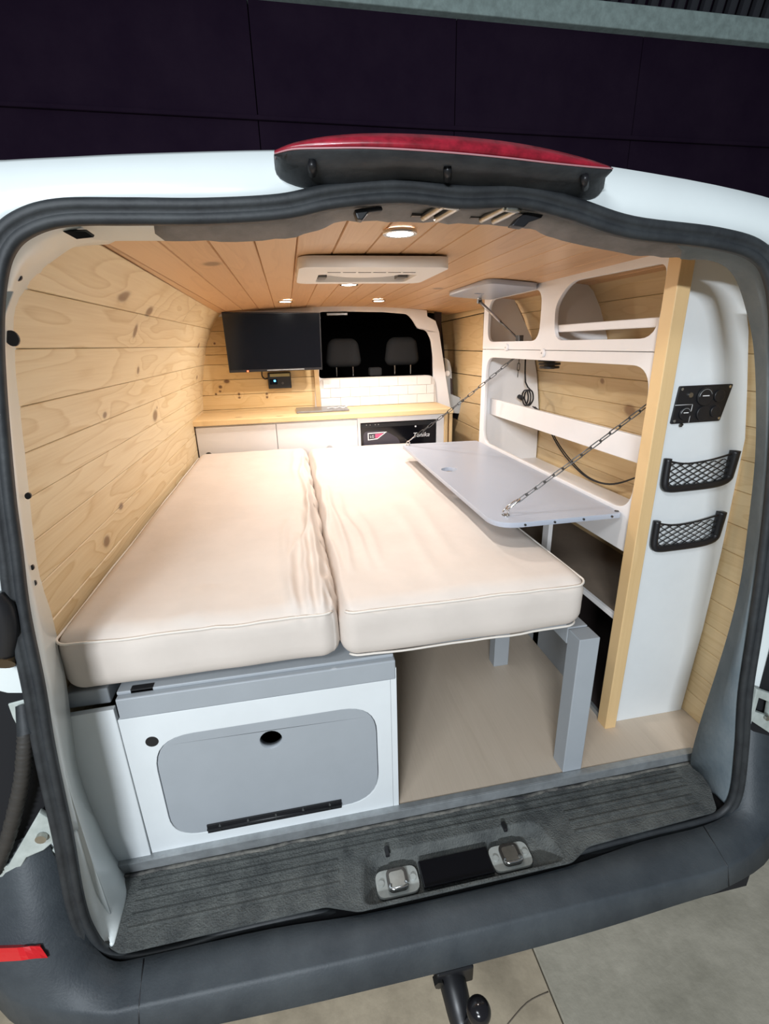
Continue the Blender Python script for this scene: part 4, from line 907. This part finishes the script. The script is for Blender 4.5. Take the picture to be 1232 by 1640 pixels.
# belt pillar on the right
bpz = thing('seat_belt_pillar', (.74, 2.2, .70), 'grey plastic seat belt pillar cover beside the sliding door', 'pillar cover')
P = [at(x, y, 'Y', 2.15) for x, y in [(711, 572), (719, 578), (722, 592), (723, 612), (724, 632), (737, 637), (738, 650), (735, 662), (724, 661), (719, 648), (714, 610)]]
plate('pillar_cover', roundpoly([(p.x, p.z) for p in P], .01), [], FY(2.135), mat('pillar_grey', (.42, .44, .45), .5), bpz, th=.03, bevel=.006)
P = at(716, 598, 'Y', 2.135); cyl('belt_anchor', P, P+Vector((0, -.012, 0)), .018, M_white, bpz, seg=18, bevel=.003)
P = [at(x, y, 'Y', 2.13) for x, y in [(721, 605), (724, 607), (725, 632), (722, 631)]]
plate('belt_webbing', [(p.x, p.z) for p in P], [], FY(2.125), M_brown, bpz, th=.004)
box('pillar_inner', .66, .70, 2.17, 2.20, .0, 1.33, M_brown, skin)

# ================================================================= CEILING LIGHTS AND VENT
places = ['nearest the rear doorway', 'just beyond the roof vent', 'in front of the television, left', 'above the cab opening, right']
for (x, y), lab, pw in zip(LAMPS, places, LAMP_W):
    zc = ztop(x); t = thing('ceiling_light', (x, y, zc-.012), 'round recessed ceiling light '+lab, 'ceiling light', 'round lights in the pine ceiling')
    plate('bezel', circ(x, y, .034, 28), [circ(x, y, .026, 28)], FZ(zc-.008), M_chr, t, th=.007, bevel=.001)
    g = cyl('lens', (x, y, zc-.0075), (x, y, zc-.002), .0258, M_glow, t, seg=24)
    l = bpy.data.lights.new('puck', 'AREA'); l.shape = 'DISK'; l.size = .05; l.energy = pw; l.color = (1.0, .945, .89)
    lo = bpy.data.objects.new('bulb', l); C.objects.link(lo); lo.location = (x, y, zc-.011); keep(lo, t)
rv = thing('roof_vent', (-.023, .55, 1.32), 'cream plastic roof vent frame set in the pine ceiling', 'roof vent')
M_vent = mat('vent_plastic', (.86, .82, .78), .4)
vx0, vx1, vy0, vy1 = -.214, .168, .385, .715
plate('frame', rrect(vx0, vx1, vy0, vy1, .035), [rrect(vx0+.055, vx1-.055, vy0+.13, vy1-.04, .012)], FZ(1.313), M_vent, rv, th=.026, bevel=.008)
box('louvre_panel', vx0+.05, vx1-.05, vy0+.125, vy1-.035, 1.330, 1.336, M_vent, rv)
bm = bmesh.new(); bmesh.ops.create_uvsphere(bm, u_segments=24, v_segments=12, radius=.12)
for v in bm.verts: v.co = Vector((v.co.x*1.0-.023, v.co.y*.6+.595, v.co.z*.10+1.330))
keep(link('dome', frombm(bm), M_vent, None, smooth=True), rv)
for k in range(6): box('slot', vx0+.075+k*.040, vx0+.109+k*.040, vy0+.082, vy0+.088, 1.3122, 1.3135, M_dsteel, rv)
for y in (.61,): box('catch', vx0+.06, vx0+.085, y, y+.05, 1.318, 1.329, M_dsteel, rv, bevel=.002); box('catch', vx1-.09, vx1-.06, y, y+.05, 1.318, 1.329, M_dsteel, rv, bevel=.002)

# ================================================================= GARAGE
gr_ = bpy.data.objects.new('floor_garage', None); C.objects.link(gr_); structure(gr_, 'worn concrete garage floor slabs')
G = -.60
for (x0, x1, y0, y1, m) in ((-7.0, .3145, -2.6, 1.2, M_conc2), (.3185, 8.0, -2.6, 1.2, M_conc), (-7.0, .3145, 1.204, 6, M_conc2), (.3185, 8.0, 1.204, 6, M_conc)):
    box('slab', x0, x1, y0, y1, G-.05, G, m, gr_, bevel=.003)
for cr in ([(-.9, -.42), (-.6, -.40), (-.4, -.36)], [(.16, -.22), (.24, -.185), (.31, -.175)]):
    tube('crack', [Vector((x, y, G)) for x, y in cr], .0016, mat('crack_dirt', (.16, .13, .10), .9), gr_, seg=5, sm=4)
box('slab_bed', -7.0, 8.0, -2.6, 6, G-.09, G-.045, M_brown, gr_)
gw = bpy.data.objects.new('wall_garage', None); C.objects.link(gw); structure(gw, 'dark garage end wall with pale beam high above the van')
for a, b_ in zip([-8.0, -6.0, -4.0, -.335, 1.6, 3.6, 5.6, 7.6], [-6.01, -4.01, -.345, 1.59, 3.59, 5.59, 7.59, 9.0]): box('wall_panel', a, b_, 4.70, 4.74, -.6, 3.16, M_garage, gw); box('wall_panel', a, b_, 4.69, 4.73, 3.17, 4.05, M_garage, gw)
box('backing_panel', -8, 9, 4.76, 4.78, -.6, 4.1, M_garage, gw); box('panel_rail', -8, 9, 4.66, 4.70, 3.145, 3.185, M_garage, gw, bevel=.01)
box('shutter_backing', -8, 9, 4.80, 4.82, 4.1, 5.7, M_garage, gw); box('beam', -8, 9, 4.60, 4.80, 4.03, 4.23, M_beam, gw, bevel=.01)
for k in range(80): cyl('shutter_rib', (-4.0+k*.15, 4.72, 4.2), (-3.7+k*.15, 4.72, 5.6), .055, mat('shutter_dark', (.05, .05, .06), .4), gw, seg=8)

# ---------------------------------------------------------------- small pieces go under the part they sit on
def sub(child, part):
    child.parent = part; child.matrix_parent_inverse = (Matrix.Translation(part.location).inverted() if part.name.startswith('head_restraint') else Matrix.Identity(4))
def base(o): return o.name.split('.')[0]
SUB = {'rivet': 'hinge', 'hinge_pin': 'hinge', 'hole_lining': 'hatch', 'pad': 'dish', 'latch_bar': 'dish', 'screw': ('base_plate', 'panel_plate', 'table_top'),
       'post': 'head_restraint', 'standby_light': 'casing', 'brand_plate': 'casing', 'led': 'case', 'button': 'case', 'socket_ring': 'panel_plate',
       'socket_print': 'panel_plate', 'eye_plate': 'table_top', 'screw_recess': 'lamp_housing', 'lens_rim': 'lens', 'upper_joint': 'stay_tube', 'button_pin': 'turn_button',
       'indicator': 'control_strip', 'belt_anchor': 'pillar_cover', 'corrugated_sleeve': None}
for t in [o for o in bpy.data.objects if o.parent is None and o.get('category')]:
    kids = list(t.children)
    for c in kids:
        want = SUB.get(base(c))
        if not want: continue
        if isinstance(want, str): want = (want,)
        cand = [k for k in kids if base(k) in want and k is not c]
        if not cand: continue
        cen = sum((Vector(b) for b in c.bound_box), Vector())/8
        k = min(cand, key=lambda k: ((sum((Vector(b) for b in k.bound_box), Vector())/8) + (k.location if base(k) == 'head_restraint' else Vector()) - cen).length)
        sub(c, k)
